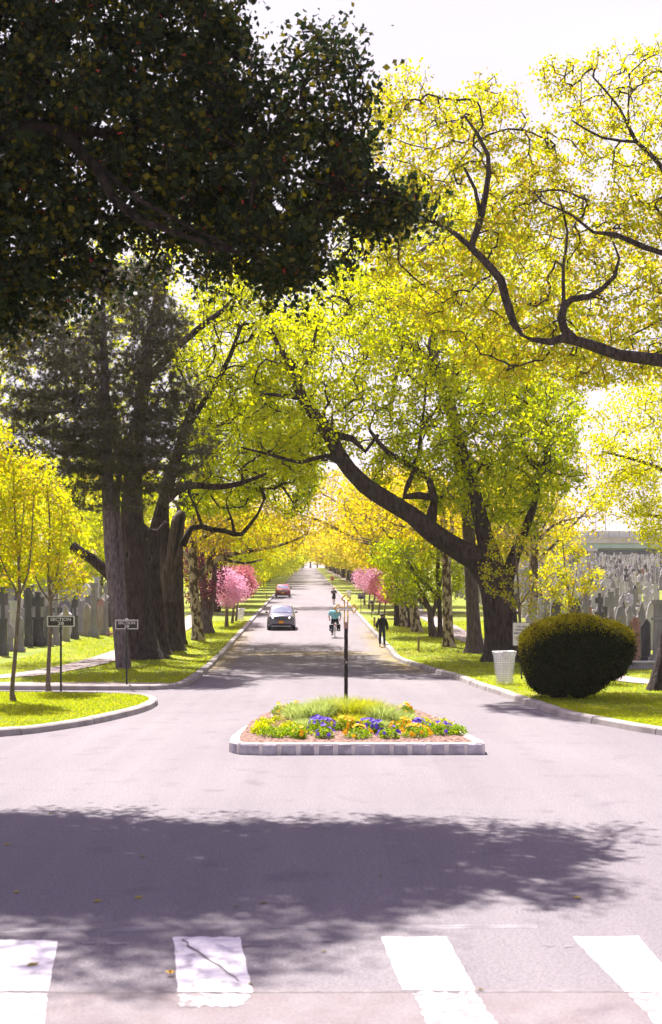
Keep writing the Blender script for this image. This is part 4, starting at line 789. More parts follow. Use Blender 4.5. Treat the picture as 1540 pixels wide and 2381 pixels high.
def human(label, loc, pose, wear, rz=0.0, scale=1.0, wide=1.0, group=None):
    """faces +Y; pose overrides joints"""
    J = dict(pelvis=(0, 0, .96), waist=(0, .01, 1.10), chest=(0, 0, 1.34), neck=(0, -.01, 1.50), jaw=(0, .015, 1.60), head=(0, .01, 1.69),
             sL=(-.185, 0, 1.44), eL=(-.25, -.02, 1.17), wL=(-.26, .05, .93), sR=(.185, 0, 1.44), eR=(.25, -.02, 1.17), wR=(.26, .05, .93),
             hL=(-.095, 0, .90), kL=(-.105, .02, .50), aL=(-.11, -.02, .09), tL=(-.12, .15, .035), hR=(.095, 0, .90), kR=(.105, .02, .50), aR=(.11, -.02, .09), tR=(.12, .15, .035))
    J.update(pose); J = {k: Vector(v) for k, v in J.items()}
    root = empty('person', loc, label, 'person', group, rz, scale)
    names = list(J); idx = {n: i for i, n in enumerate(names)}
    rad = dict(pelvis=(.15, .12), waist=(.135*wide, .10*wide), chest=(.16*wide, .11*wide), neck=.052, jaw=(.07, .075), head=(.082, .10), sL=.06, eL=.043, wL=.028, sR=.06, eR=.043, wR=.028, hL=.092, kL=.058, aL=.038, tL=(.04, .03), hR=.092, kR=.058, aR=.038, tR=(.04, .03))
    bones = [('pelvis', 'waist'), ('waist', 'chest'), ('chest', 'neck'), ('neck', 'jaw'), ('jaw', 'head'), ('chest', 'sL'), ('sL', 'eL'), ('eL', 'wL'), ('chest', 'sR'), ('sR', 'eR'), ('eR', 'wR'), ('pelvis', 'hL'), ('hL', 'kL'), ('kL', 'aL'), ('aL', 'tL'), ('pelvis', 'hR'), ('hR', 'kR'), ('kR', 'aR'), ('aR', 'tR')]
    ex = MB()
    for s_, e_, w_ in ((-1, 'eL', 'wL'), (1, 'eR', 'wR')):          # palm, four fingers and a thumb
        f = (J[w_]-J[e_]).normalized(); sd = Vector((0, 1, 0)); sd = (sd-f*sd.dot(f)).normalized(); cu = f.cross(sd)*s_
        ex.tube([J[w_]-f*0.01, J[w_]+f*0.04, J[w_]+f*0.085], [(.028), .036, .034], 8)
        for q, ln in ((-.024, .062), (-.008, .075), (.008, .07), (.024, .055)):
            b0 = J[w_]+f*0.08+sd*q; ex.tube([b0, b0+f*ln*.55+cu*.004, b0+f*ln*.85+cu*.02, b0+f*ln*.9+cu*.04], [.0095, .009, .008, .006], 5)
        b0 = J[w_]+f*0.03+sd*.026; ex.tube([b0, b0+sd*.03+f*.02, b0+sd*.038+f*.055], [.011, .010, .007], 5)
    h = J['head']; jw = J['jaw']; fw = Vector((0, 1, 0))
    ex.ball(h+Vector((0, .0, .012)), (.078, .098, .105), 12, 9)
    ex.tube([h+fw*.088+Vector((0, 0, .01)), h+fw*.118+Vector((0, 0, -.025)), h+fw*.09+Vector((0, 0, -.035))], [.008, .015, .012], 6)
    for s_ in (-1, 1): ex.ball(h+Vector((s_*.082, -.005, -.01)), (.012, .022, .032), 6, 5)
    skin('body', [J[n] for n in names], [(idx[a_], idx[b_]) for a_, b_ in bones], [rad[n] for n in names], M['skin'], root, 1, ex.mesh('x'))
    def garment(name, chain, mat, lv=1):
        ns = []; E = []; V = []; RR = []; ix = {}
        for a_, b_ in chain:
            for n_ in (a_, b_):
                if n_ not in ix:
                    key, t = (n_, None) if isinstance(n_, str) else n_[0], None
                    if isinstance(n_, str): pt = J[n_]; r = rad[n_]
                    else: pt = J[n_[0]].lerp(J[n_[1]], n_[2]); r = n_[3]
                    r = (r, r) if not hasattr(r, '__len__') else r; gr = grow_[0]
                    ix[n_] = len(V); V.append(pt); RR.append((r[0]+gr, r[1]+gr))
            E.append((ix[a_], ix[b_]))
        return skin(name, V, E, RR, mat, root, lv)
    grow_ = [0.02]
    for w in wear:
        kind = w[0]; grow_[0] = w[2] if len(w) > 2 else 0.02
        if kind in ('jacket', 'long_shirt'): garment(kind, [('pelvis', 'waist'), ('waist', 'chest'), ('chest', ('chest', 'neck', .75, .075)), ('chest', 'sL'), ('sL', 'eL'), ('eL', ('eL', 'wL', .96, .034)), ('chest', 'sR'), ('sR', 'eR'), ('eR', ('eR', 'wR', .96, .034))], w[1])
        elif kind == 'shirt': garment(kind, [('pelvis', 'waist'), ('waist', 'chest'), ('chest', ('chest', 'neck', .7, .07)), ('chest', 'sL'), ('sL', ('sL', 'eL', .8, .062)), ('chest', 'sR'), ('sR', ('sR', 'eR', .8, .062))], w[1])
        elif kind == 'trousers': garment(kind, [('pelvis', 'waist'), ('pelvis', 'hL'), ('hL', 'kL'), ('kL', ('kL', 'aL', .93, .045)), ('pelvis', 'hR'), ('hR', 'kR'), ('kR', ('kR', 'aR', .93, .045))], w[1])
        elif kind == 'shorts': garment(kind, [('pelvis', 'waist'), ('pelvis', 'hL'), ('hL', ('hL', 'kL', .85, .078)), ('pelvis', 'hR'), ('hR', ('hR', 'kR', .85, .078))], w[1])
        elif kind == 'shoes':
            for q in 'LR':
                a_, t_ = J['a'+q], J['t'+q]; d_ = (t_-a_); d_.z = 0; d_ = d_.normalized() if d_.length > 0 else Vector((0, 1, 0))
                skin('shoe', [a_+Vector((0, 0, -.02))-d_*.05, a_+Vector((0, 0, -.04))+d_*.05, t_+Vector((0, 0, .012))+d_*.05], [(0, 1), (1, 2)], [(.048, .05), (.052, .045), (.045, .03)], w[1], root)
        elif kind in ('hair', 'cap', 'helmet'):
            mb = MB(); top = 0 if kind == 'hair' else .006
            vs = []; fs = []; n_, m_ = 14, 6; hr = (.092+top, .112+top, .118+top)
            for i in range(m_+1):
                th = (math.pi*.60)*i/m_
                for k in range(n_):
                    a_ = 2*math.pi*k/n_; z = hr[2]*math.cos(th); low = 1.0 if math.sin(a_) < 0.3 else 0.62
                    th2 = th*low; vs.append((h.x+hr[0]*math.sin(th2)*math.cos(a_), h.y-.004+hr[1]*math.sin(th2)*math.sin(a_), h.z+.012+hr[2]*math.cos(th2)))
            for i in range(m_):
                for k in range(n_): fs.append((i*n_+k, (i+1)*n_+k, (i+1)*n_+(k+1) % n_, i*n_+(k+1) % n_))
            mb.add(vs, fs)
            if kind == 'cap': mb.box((h.x, h.y+.15, h.z+.045), (.13, .10, .012))
            mb.build(kind, w[1], root, smooth=True)
        elif kind == 'hood':
            c_ = J['neck']; mb = MB(); mb.lathe([(.05, -.02), (.12, 0), (.115, .05), (.08, .075)], (c_.x, c_.y-.02, c_.z), 14); mb.build('hood', w[1], root, smooth=True)
    return root, J

# pedestrian, cyclist and others
g = G(888.7, 1504)
ped, _ = human('person in a black hooded jacket and navy trousers walking away beside the right kerb', g,
    dict(eL=(-.30, -.10, 1.19), wL=(-.25, .08, 1.00), eR=(.27, -.03, 1.15), wR=(.29, .03, .90), aR=(.12, -.10, .09), tR=(.14, .07, .04), kR=(.115, -.02, .5), aL=(-.11, .05, .09), tL=(-.13, .21, .035), kL=(-.10, .06, .5), head=(0, .04, 1.67), jaw=(0, .03, 1.59)),
    [('trousers', M['navy'], .018), ('jacket', M['blackcloth'], .045), ('hood', M['blackcloth']), ('shoes', M['whitecloth']), ('hair', M['hair'])], rz=R(4), scale=1.0, wide=1.15)
mb = MB()
for s_ in (-1, 1): mb = MB(); mb.box((s_*.205, -.045, 1.50), (.08, .02, .10)); mb.build('shoulder_stripe', M['greycloth'], ped)
g = G(776.6, 1406)
jog, _ = human('person in black jogging kit with a red cap, running away far down the right kerb', g,
    dict(eL=(-.30, -.10, 1.22), wL=(-.17, .14, 1.20), eR=(.30, -.10, 1.22), wR=(.20, .14, 1.16), aR=(.06, -.06, .10), tR=(.07, .09, .04), kR=(.07, .05, .5), aL=(-.06, .04, .09), tL=(-.07, .2, .035), kL=(-.08, .06, .5)),
    [('shorts', M['blackcloth'], .04), ('shirt', M['blackcloth'], .03), ('shoes', M['blackcloth']), ('cap', M['redcloth'])], scale=.98)
mb = MB(); mb.box((0, -.155, 1.33), (.22, .01, .16)); mb.build('back_number', M['greycloth'], jog)
g = G(702, 1326)
human('tiny person in blue standing where the road meets the far trees', g, {}, [('trousers', M['navy'], .02), ('jacket', M['jeans'], .04), ('shoes', M['blackcloth']), ('hair', M['hair'])], rz=R(180), scale=1.05)
g = G(979.5, 1424); 
wom, _ = human('person in a pink top and jeans on the right footpath, seen between the trunks', Vector((g.x, g.y, g.z+.15)), dict(), [('trousers', M['jeans'], .02), ('long_shirt', M['pinkcloth'], .04), ('shoes', M['whitecloth']), ('hair', M['hair'])], rz=R(20), scale=.86)

# bicycle with its rider
bl = G(779, 1483)
bs = 1.06
bike = empty('bicycle', bl, 'touring bicycle ridden away from the camera, with a bag on each side of its rack', 'bicycle', scale=bs)
def wheel_bike(yc):
    mb = MB(); n = 28; mb2 = []
    mb.tube([(0, yc+.34*math.cos(2*math.pi*k/n), .34+.34*math.sin(2*math.pi*k/n)) for k in range(n+1)], .020, 6, False)
    w = mb.build('wheel', M['black'], bike, smooth=True)
    mb = MB(); mb.tube([(0, yc+.31*math.cos(2*math.pi*k/n), .34+.31*math.sin(2*math.pi*k/n)) for k in range(n+1)], .010, 5, False)
    for k in range(16):
        a_ = 2*math.pi*k/16; mb.tube([(.02*(-1)**k, yc, .34), (0, yc+.31*math.cos(a_), .34+.31*math.sin(a_))], .002, 3, False)
    mb.build('rim', M['galv'], w)
wheel_bike(0.0); wheel_bike(1.05)
mb = MB()
for a_, b_ in (((0, 0, .34), (0, .45, .30)), ((0, .45, .30), (0, .28, .86)), ((0, .28, .80), (0, .86, .84)), ((0, .45, .30), (0, .88, .74)), ((0, .84, .88), (0, .90, .66)), ((0, 0, .34), (0, .28, .80))): mb.tube([a_, b_], .018, 8)
for s_ in (-1, 1): mb.tube([(s_*.05, 1.05, .34), (s_*.05, .93, .62), (0, .89, .68)], .012, 6)
mb.build('frame', M['black'], bike, smooth=True)
mb = MB(); mb.tube([(-.30, .66, .98), (-.24, .78, 1.0), (0, .84, 1.0), (.24, .78, 1.0), (.30, .66, .98)], .014, 6); mb.tube([(0, .84, .86), (0, .84, 1.0)], .014, 6); mb.build('handlebar', M['black'], bike)
mb = MB(); mb.ball((0, .24, .92), (.10, .14, .035)); mb.tube([(0, .27, .84), (0, .26, .92)], .013, 6); mb.build('saddle', M['black'], bike, smooth=True)
mb = MB(); mb.box((0, -.05, .72), (.16, .42, .02)); [mb.tube([(s_*.07, -.12, .72), (s_*.07, 0, .36)], .007, 5) for s_ in (-1, 1)]; mb.build('rack', M['galv'], bike)
mb = MB(); mb.tube([(-.06, .45, .30), (-.09, .43, .14)], .012, 6); mb.box((-.15, .43, .135), (.11, .07, .02)); mb.build('pedal', M['galv'], bike)
mb = MB(); mb.tube([(.06, .45, .30), (.09, .47, .46)], .012, 6); mb.box((.15, .47, .465), (.11, .07, .02)); mb.build('pedal', M['galv'], bike)
mb = MB(); mb.box((0, -.27, .74), (.10, .02, .06)); mb.build('tail_light', pmat('red_reflector', (.6, .05, .08), .3), bike)
mb = MB(); mb.tube([(0, -.20, .70), (0, -.34, .62), (0, -.355, .42)], [.05, .045, .04], 8); mb.build('mudguard', M['whitecloth'], bike, smooth=True)
for s_, lab in ((-1, 'black bag with a blue badge hanging on the left side of the bicycle rack'), (1, 'black bag with a white reflector hanging on the right side of the bicycle rack')):
    pn = empty('bicycle_bag', bl, lab, 'bag', 'bags on the bicycle', scale=bs)
    mb = MB(); mb.box((s_*.21, -.08, .56), (.20, .36, .36), top=(1.1, 1.05)); mb.build('bag_body', M['blackcloth'], pn, bevel=.03)
    mb = MB(); mb.lathe([(0, -.012), (.045, -.012), (.045, 0.01)], (s_*.21, -.262, .47), 14, axis='y'); mb.build('reflector', M['whitecloth'], pn)
    mb = MB(); mb.box((s_*.21, -.08, .76), (.22, .38, .03)); mb.build('lid', M['whitecloth'] if s_ < 0 else M['greycloth'], pn, bevel=.01)
    if s_ < 0: mb = MB(); mb.lathe([(0, -.012), (.04, -.012), (.04, 0.01)], (s_*.19, -.268, .62), 12, axis='y'); mb.build('badge', M['jeans'], pn)
rider, _ = human('person in a loose pale blue shirt and white cap riding the bicycle away', bl,
    dict(pelvis=(0, .20, 1.0), waist=(0, .22, 1.14), chest=(0, .32, 1.40), neck=(0, .38, 1.55), jaw=(0, .41, 1.62), head=(0, .42, 1.70),
         sL=(-.20, .32, 1.48), eL=(-.34, .40, 1.20), wL=(-.30, .60, 1.04), sR=(.20, .32, 1.48), eR=(.34, .40, 1.20), wR=(.30, .60, 1.04),
         hL=(-.11, .22, .97), kL=(-.16, .48, .62), aL=(-.15, .34, .21), tL=(-.16, .50, .17), hR=(.11, .22, .97), kR=(.16, .62, .86), aR=(.15, .40, .53), tR=(.16, .55, .50)),
    [('trousers', M['blackcloth'], .03), ('shirt', M['skyshirt'], .065), ('shoes', M['blackcloth']), ('cap', M['whitecloth'])], scale=bs, wide=1.3)

# ---------------------------------------------------------------- the two cars
M['tyre'] = pmat('tyre_rubber', (0.012, 0.012, 0.014), 0.9); M['glass'] = pmat('windscreen_glass', (0.12, 0.16, 0.25), 0.14, 0.0, 0.45); M['chrome'] = pmat('chrome', (0.6, 0.6, 0.62), 0.2, 1.0)
M['plate'] = pmat('plate_orange', (0.75, 0.32, 0.02), 0.5); M['plastic'] = pmat('black_plastic', (0.02, 0.02, 0.024), 0.6); M['lens'] = pmat('lamp_lens', (0.55, 0.55, 0.6), 0.1, 0.3)
M['lamp_on'] = pmat('headlamp_lit', (1, 1, 1), 0.3); _b = M['lamp_on'].node_tree.nodes['Principled BSDF']; _b.inputs['Emission Color'].default_value = (1, .97, .9, 1); _b.inputs['Emission Strength'].default_value = 2.5
def carpaint(name, c): 
    m = pmat(name, c, 0.32, 0.55, 0.5); m.node_tree.nodes['Principled BSDF'].inputs['Coat Weight'].default_value = 0.7; return m
def suv(label, loc, paint, rz, H_=1.66, grille='slots', rails=True):
    root = empty('suv', loc, label, 'car', 'cars driving towards the camera', rz)
    k = H_/1.66
    st = [(0.0, .74, .40, .80, .70, .62, .93), (.08, .86, .30, .86, .80, .70, .99), (.35, .92, .26, .93, .86, .74, 1.05), (.9, .93, .26, .98, .88, .78, 1.11), (1.38, .93, .26, 1.05, .87, .80, 1.16),
          (2.02, .93, .26, 1.10, .88, .70, 1.60), (2.5, .93, .26, 1.11, .88, .71, 1.675), (3.5, .93, .26, 1.12, .88, .70, 1.67), (4.2, .92, .28, 1.12, .86, .66, 1.60), (4.5, .90, .34, 1.08, .82, .72, 1.15), (4.6, .84, .45, .95, .76, .68, 1.0)]
    vs = []
    for (y, hw, zs, zb, bw, rw, zt) in st:
        zt *= k if zt > 1.2 else 1
        half = [(0, zs), (hw*.9, zs), (hw, zs+.14), (hw, zb-.12), (bw, zb), (rw+.02, zt-.07), (rw*.86, zt-.012), (0, zt)]
        ring = half+[(-x, z) for x, z in half[-2:0:-1]]; vs += [(x, y, z) for x, z in ring]
    n = 14; fs = [(i*n+j, i*n+(j+1) % n, (i+1)*n+(j+1) % n, (i+1)*n+j) for i in range(len(st)-1) for j in range(n)]
    fs += [tuple(range(n-1, -1, -1)), tuple((len(st)-1)*n+j for j in range(n))]
    mb = MB(); mb.add(vs, fs); body = mb.build('body', paint, root, merge=True)
    bm = bmesh.new(); bm.from_mesh(body.data); bmesh.ops.bevel(bm, geom=[e for e in bm.edges], offset=.02, segments=2, affect='EDGES', clamp_overlap=True); bm.to_mesh(body.data); bm.free()
    body.data.polygons.foreach_set('use_smooth', [True]*len(body.data.polygons))
    zt = 1.58*k
    mb = MB(); mb.add([(-.74, 1.40, 1.185), (.74, 1.40, 1.185), (.64, 2.00, zt-.03), (-.64, 2.00, zt-.03), (0, 1.36, 1.19), (0, 1.97, zt-.01)], [(0, 4, 5, 3), (4, 1, 2, 5)])
    o = mb.build('windscreen', M['glass'], root, smooth=True)
    for s_ in (-1, 1):
        mb = MB(); mb.add([(s_*.885, 1.55, 1.10), (s_*.885, 3.9, 1.13), (s_*.66, 3.7, zt-.06), (s_*.66, 2.15, zt-.06)], [(0, 1, 2, 3)]); mb.build('side_window', M['glass'], root)
        mb = MB(); mb.box((s_*1.0, 1.50, 1.20), (.17, .10, .11), top=(.9, .8)); mb.box((s_*.90, 1.52, 1.15), (.10, .05, .04)); mb.build('mirror', M['plastic'], root, bevel=.02)
        if rails: mb = MB(); mb.tube([(s_*.60, 2.1, zt-.02), (s_*.60, 2.3, zt+.08), (s_*.60, 3.9, zt+.10), (s_*.60, 4.1, zt+.0)], .022, 6); mb.build('roof_rail', M['chrome'], root, smooth=True)
        for yy in (.85, 3.72):
            mb = MB(); mb.lathe([(.20, -.115), (.33, -.115), (.355, -.08), (.36, 0), (.355, .08), (.33, .115), (.20, .115)], (s_*.83, yy, .36), 22, axis='x'); w = mb.build('wheel', M['tyre'], root, smooth=True)
            mb = MB(); mb.lathe([(0, s_*.09), (.20, s_*.10), (.21, s_*.06), (.20, -s_*.08)], (s_*.83, yy, .36), 16, axis='x'); mb.build('rim', M['chrome'], w)
        # lamps
        mb = MB(); mb.add([(s_*.47, .005, .90), (s_*.80, .05, .93), (s_*.86, .13, .86), (s_*.50, -.012, .80)], [(0, 1, 2, 3)]); mb.add([(s_*.47, .03, .905), (s_*.80, .07, .935), (s_*.86, .16, .86), (s_*.50, .03, .80)], [(0, 1, 2, 3)])
        hl = mb.build('headlight', M['lens'], root)
        mb = MB(); mb.ball((s_*.55, -.005, .855), (.052, .03, .038)); mb.build('bulb', M['lamp_on'] if grille == 'slots' else M['lens'], hl, smooth=True)
        mb = MB(); mb.ball((s_*.74, .02, .50), (.085, .04, .045)); fg = mb.build('fog_lamp', M['plastic'], root, smooth=True)
        mb = MB(); mb.ball((s_*.73, -.018, .50), (.035, .015, .03)); mb.build('lens', M['lens'], fg, smooth=True)
    mb = MB(); mb.box((0, .0, .37), (1.15, .06, .13), top=(1.08, 1)); mb.build('lower_intake', M['plastic'], root, bevel=.012)
    mb = MB(); mb.box((0, -.012, .285), (1.26, .06, .035)); mb.build('skid_plate', M['chrome'], root, bevel=.008)
    mb = MB(); mb.box((0, .04, .24), (1.5, .2, .06)); mb.build('underside', M['plastic'], root)
    mb = MB()
    if grille == 'slots':
        mb.box((0, -.012, .80), (.92, .035, .26), top=(1.04, 1)); gr = mb.build('grille', paint, root, bevel=.01)
        for i in range(7):
            mb = MB(); mb.box(((i-3)*.125, -.036, .795), (.074, .016, .20)); mb.build('grille_slot', M['plastic'], gr, bevel=.004)
    else:
        mb.prism([(-.50, .90), (.50, .90), (.42, .66), (-.42, .66)], -.03, .02); gr = mb.build('grille', M['chrome'], root, bevel=.01)
        mb = MB(); mb.prism([(-.44, .875), (.44, .875), (.37, .685), (-.37, .685)], -.038, -.028); gg = mb.build('mesh', M['plastic'], gr)
        mb = MB(); [mb.box((0, -.045, .72+.045*i), (.78, .012, .012)) for i in range(4)]; mb.build('bar', M['chrome'], gr)
        text_mesh('GMC', .11, pmat('red_badge', (.55, .02, .03), .4), gr, (0, -.05, .785), bold=.004, name='badge')
        mb = MB(); mb.box((-.735, .0, .56), (.14, .05, .16)); mb.box((.735, .0, .56), (.14, .05, .16)); mb.build('intake', M['plastic'], root, bevel=.01)
    mb = MB(); mb.box((0, -.045, .555), (.32, .02, .17)); pl_ = mb.build('number_plate', M['plate'], root, bevel=.006)
    mb = MB(); mb.box((0, -.035, .555), (.36, .02, .21)); mb.build('plate_frame', M['plastic'], root, bevel=.004)
    if grille == 'slots':
        text_mesh('Jeep', .05, M['chrome'], root, (0, .03, .955), bold=.002, name='badge')
        mb = MB(); mb.add([(.40, 1.452, 1.225), (.60, 1.452, 1.225), (.58, 1.49, 1.265), (.40, 1.49, 1.265)], [(0, 1, 2, 3)]); mb.build('sticker', M['whitecloth'], root)
    return root
g = G(654, 1466); suv('grey suv with lit headlights and a slotted grille driving towards the camera', g, carpaint('grey_paint', (.13, .13, .175)), R(1.5))
g = G(658, 1389.5); suv('dark red suv farther up the road, behind the grey one', g, carpaint('red_paint', (.26, .015, .03)), R(2), 1.66, 'bars', False)

# ---------------------------------------------------------------- signs, posts, bins
def section_sign(label, cx, by, top, bot, wpx, grp='section signs', far=False):
    g = G(cx, by, .13); s = g.y/F; root = empty('section_sign', g, label, 'sign', grp)
    zt = (by-top)*s; zb = (by-bot)*s; w = wpx*s; hh = zt-zb; zc = (zt+zb)/2
    mb = MB(); mb.box((0, 0, (zb-.02)/2), (.055+0*s, .055, zb-.02+.1)); mb.tube([(0, 0, zb-.10), (0, 0, zb)], .045, 10); mb.build('post', M['black'], root, bevel=.004)
    def shape(x, z): 
        pk = z*.16
        return [(-x, zc-z), (-x*.12, zc-z), (0, zc-z-pk*.8), (x*.12, zc-z), (x, zc-z), (x, zc+z), (x*.2, zc+z), (x*.08, zc+z+pk*1.4), (0, zc+z+pk*2.2), (-x*.08, zc+z+pk*1.4), (-x*.2, zc+z), (-x, zc+z)]
    mb = MB(); mb.prism(shape(w/2, hh/2), -.012, .012); mb.build('border', M['silver'], root)
    mb = MB(); mb.prism([(-w/2+.035, zc-hh/2+.03), (w/2-.035, zc-hh/2+.03), (w/2-.035, zc+hh/2-.03), (-w/2+.035, zc+hh/2-.03)], -.017, -.0125); mb.build('plate', M['signblack'], root)
    text_mesh('SECTION', hh*.31, M['silver'], root, (0, -.021, zc+hh*.16), bold=.002, width=w*.74); far or text_mesh('28', hh*.31, M['silver'], root, (0, -.021, zc-hh*.20), bold=.002, width=w*.22)
section_sign('black SECTION 28 sign partly crossed by a sapling stem, nearest the camera', 142, 1607.5, 1432, 1457, 64)
section_sign('black SECTION 28 sign standing in front of the pine trunk', 295, 1593.5, 1441, 1463, 53.5)
section_sign('distant black section sign under the pink cherries on the right verge', 839.6, 1424, 1382, 1393, 15, far=True)
section_sign('distant black section sign among the thin cherry stems, nearer the footpath', 865, 1436, 1396, 1404, 13, far=True)
g = G(1213, 1580, .13); s = g.y/F
nt = empty('notice_sign', g, 'white rounded notice about an area under improvement, half hidden by the clipped hedge', 'sign')
mb = MB(); mb.box((.0, .03, .9), (.05, .03, 2.0)); po = mb.build('post', M['black'], nt)
mb = MB(); [mb.lathe([(0, -.002), (.010, -.002), (.010, .002)], (0, .013, .1+.06*i), 6, axis='y') for i in range(14)]; mb.build('bolt_hole', M['galv'], po)
zc = (1580-1474.5)*s; hw, hh = 21*s, 27.5*s
def rrect(hw, hh, r, n=5): return [(cx*(hw-r)+r*math.cos(a0+math.pi/2*k/n), zc+cz*(hh-r)+r*math.sin(a0+math.pi/2*k/n)) for cx, cz, a0 in ((1, 1, 0), (-1, 1, math.pi/2), (-1, -1, math.pi), (1, -1, 1.5*math.pi)) for k in range(n+1)]
mb = MB(); mb.prism(rrect(hw, hh, .05), -.006, .006); mb.build('border', M['grey_text'], nt)
mb = MB(); mb.prism(rrect(hw-.018, hh-.018, .04), -.010, -.0065); mb.build('panel', M['white'], nt)
for i, (t_, hgt, w_, dz) in enumerate((('THIS AREA', .065, .36, .26), ('UNDERGOING', .065, .46, .15), ('IMPROVEMENTS', .065, .54, .03), ('FOR MORE INFO', .042, .50, -.13), ('CONTACT THE', .042, .40, -.22), ('OFFICE', .042, .24, -.31))):
    text_mesh(t_, hgt, M['grey_text'], nt, (0, -.014, zc+dz), bold=.002 if i < 3 else 0, width=w_)
def post(label, cx, by, top, w=.11, mat='wood', plate=False):
    g = G(cx, by, .12); s = g.y/F; h_ = (by-top)*s; root = empty('marker_post', g, label, 'post', 'wooden marker posts')
    mb = MB(); mb.box((0, 0, h_/2-.05), (w, w, h_+.1), top=(.94, .94)); mb.build('shaft', M[mat], root, bevel=.008)
    mb = MB(); mb.box((0, 0, h_+.02), (w*1.15, w*1.15, .04)); mb.build('cap', M['bark_grey'], root, bevel=.006)
post('short square timber post on the right verge before the dark mottled plane', 973.6, 1515, 1484)
post('timber post right behind the walking person in black', 871, 1458, 1437, .14)
post('timber post on the left verge near the red suv', 620.5, 1393, 1379)
def bin_(label, cx, by, top, wt, wb_, fill=True, n=26):
    g = G(cx, by, .13); s = g.y/F; h_ = (by-top)*s; rt, rb = wt*s/2, wb_*s/2; root = empty('wire_bin', g, label, 'bin', 'wire litter bins')
    mb = MB()
    for k in range(n):
        a_ = 2*math.pi*k/n; mb.tube([(rb*math.cos(a_), rb*math.sin(a_), 0), (rt*math.cos(a_), rt*math.sin(a_), h_)], .0035, 4, False)
    for i in range(16):
        t = i/15; r = rb+(rt-rb)*t; th = .0035 if i % 5 else .008
        mb.tube([(r*math.cos(2*math.pi*k/24), r*math.sin(2*math.pi*k/24), .01+h_*t) for k in range(25)], th, 4, False)
    mb.build('basket', M['galv'], root)
    vs = []; fs = []; m_, n2 = 14, 36; random.seed(5)
    ph = [random.uniform(0, 6) for _ in range(5)]
    for i in range(m_+1):
        t = i/m_; r0_ = (rb+(rt-rb)*t)*(.80+.19*t**.7)
        for k in range(n2):
            a_ = 2*math.pi*k/n2; w_ = .03*math.sin(5*a_+ph[0]+t*3)+.022*math.sin(11*a_+ph[1]-t*6)+.015*math.sin(17*a_+ph[2]+t*9)
            r = r0_*(1+w_*(1.2-t)); vs.append((r*math.cos(a_), r*math.sin(a_), .06+(h_-.05)*t+(.02*math.sin(3*a_+ph[3]) if i == m_ else 0)))
    # the bag folds over the rim
    for j, (dr, dzz) in enumerate(((.02, .0), (.03, -.05), (.025, -.16))):
        for k in range(n2):
            a_ = 2*math.pi*k/n2; r = rt+dr+.006*math.sin(9*a_+ph[4]); vs.append((r*math.cos(a_), r*math.sin(a_), h_+.02+dzz*(1+.5*math.sin(2*a_+ph[1])+.25*math.sin(7*a_))))
    tot = m_+1+3
    for i in range(tot-1):
        for k in range(n2): fs.append((i*n2+k, i*n2+(k+1) % n2, (i+1)*n2+(k+1) % n2, (i+1)*n2+k))
    mb = MB(); mb.add(vs, fs); mb.build('liner', M['bag'], root, smooth=True)
bm_ = M['bag']; n_, l_, b_ = nodes(bm_); b_.inputs['Transmission Weight'].default_value = 0.35; b_.inputs['Alpha'].default_value = 0.6
bin_('tall wire litter bin with a clear plastic liner, standing before the leaning trunk', 1173, 1590, 1515, 53, 38)
bin_('wire litter bin on the left verge beside the pink cherries', 559.7, 1440, 1415, 19, 14, n=16)
bin_('small wire litter bin far up the right verge, just left of the stop sign', 750.5, 1346, 1335, 10, 8, n=12)
bin_('wire litter bin on the right verge near the distant section signs', 812, 1391, 1374, 12, 9, n=12)
g = G(773, 1367, .1); s = g.y/F
ss = empty('stop_sign', g, 'red octagonal STOP sign far along the right kerb', 'sign')
mb = MB(); mb.tube([(0, 0, 0), (0, 0, 1.75)], .04, 8); mb.build('post', M['black'], ss)
zc = 22*s; rr = 8.0*s/2*1.25
mb = MB(); mb.prism([(rr*math.cos(R(22.5+45*k)), zc+rr*math.sin(R(22.5+45*k))) for k in range(8)], -.06, -.045); mb.build('border', M['white'], ss)
mb = MB(); mb.prism([(rr*.92*math.cos(R(22.5+45*k)), zc+rr*.92*math.sin(R(22.5+45*k))) for k in range(8)], -.066, -.0605); mb.build('plate', pmat('stop_red', (.55, .015, .02), .45), ss)
text_mesh('STOP', rr*.55, M['white'], ss, (0, -.072, zc), bold=.006, width=rr*1.35)

# ---------------------------------------------------------------- the cross on its pole
cb = Vector(((805-XC)*29.3/F, 29.3, 0.55)); s = 29.3/F
cr_ = empty('cross_marker', cb, 'gilded outline cross with trefoil ends on a peeling black pole in the flower bed', 'cross')
zt = CAMZ+(Y0-1461)*s-cb.z
mb = MB(); pr = [(random.uniform(-.003, .003), random.uniform(-.003, .003), z) for z in np.linspace(-.3, zt, 14)]; mb.tube(pr, [.046]*3+[.043]*11, 12); mb.build('pole', M['peeling'], cr_, smooth=True)
mb = MB(); mb.lathe([(.046, 0), (.052, .01), (.05, .10), (.036, .14)], (0, 0, zt), 12); mb.build('collar', noisy('rusty_collar', (.20, .12, .10), (.42, .28, .22), 12, 6, .8), cr_, smooth=True)
def zpx(y): return CAMZ+(Y0-y)*s-cb.z
def xpx(x): return (x-805.5)*s
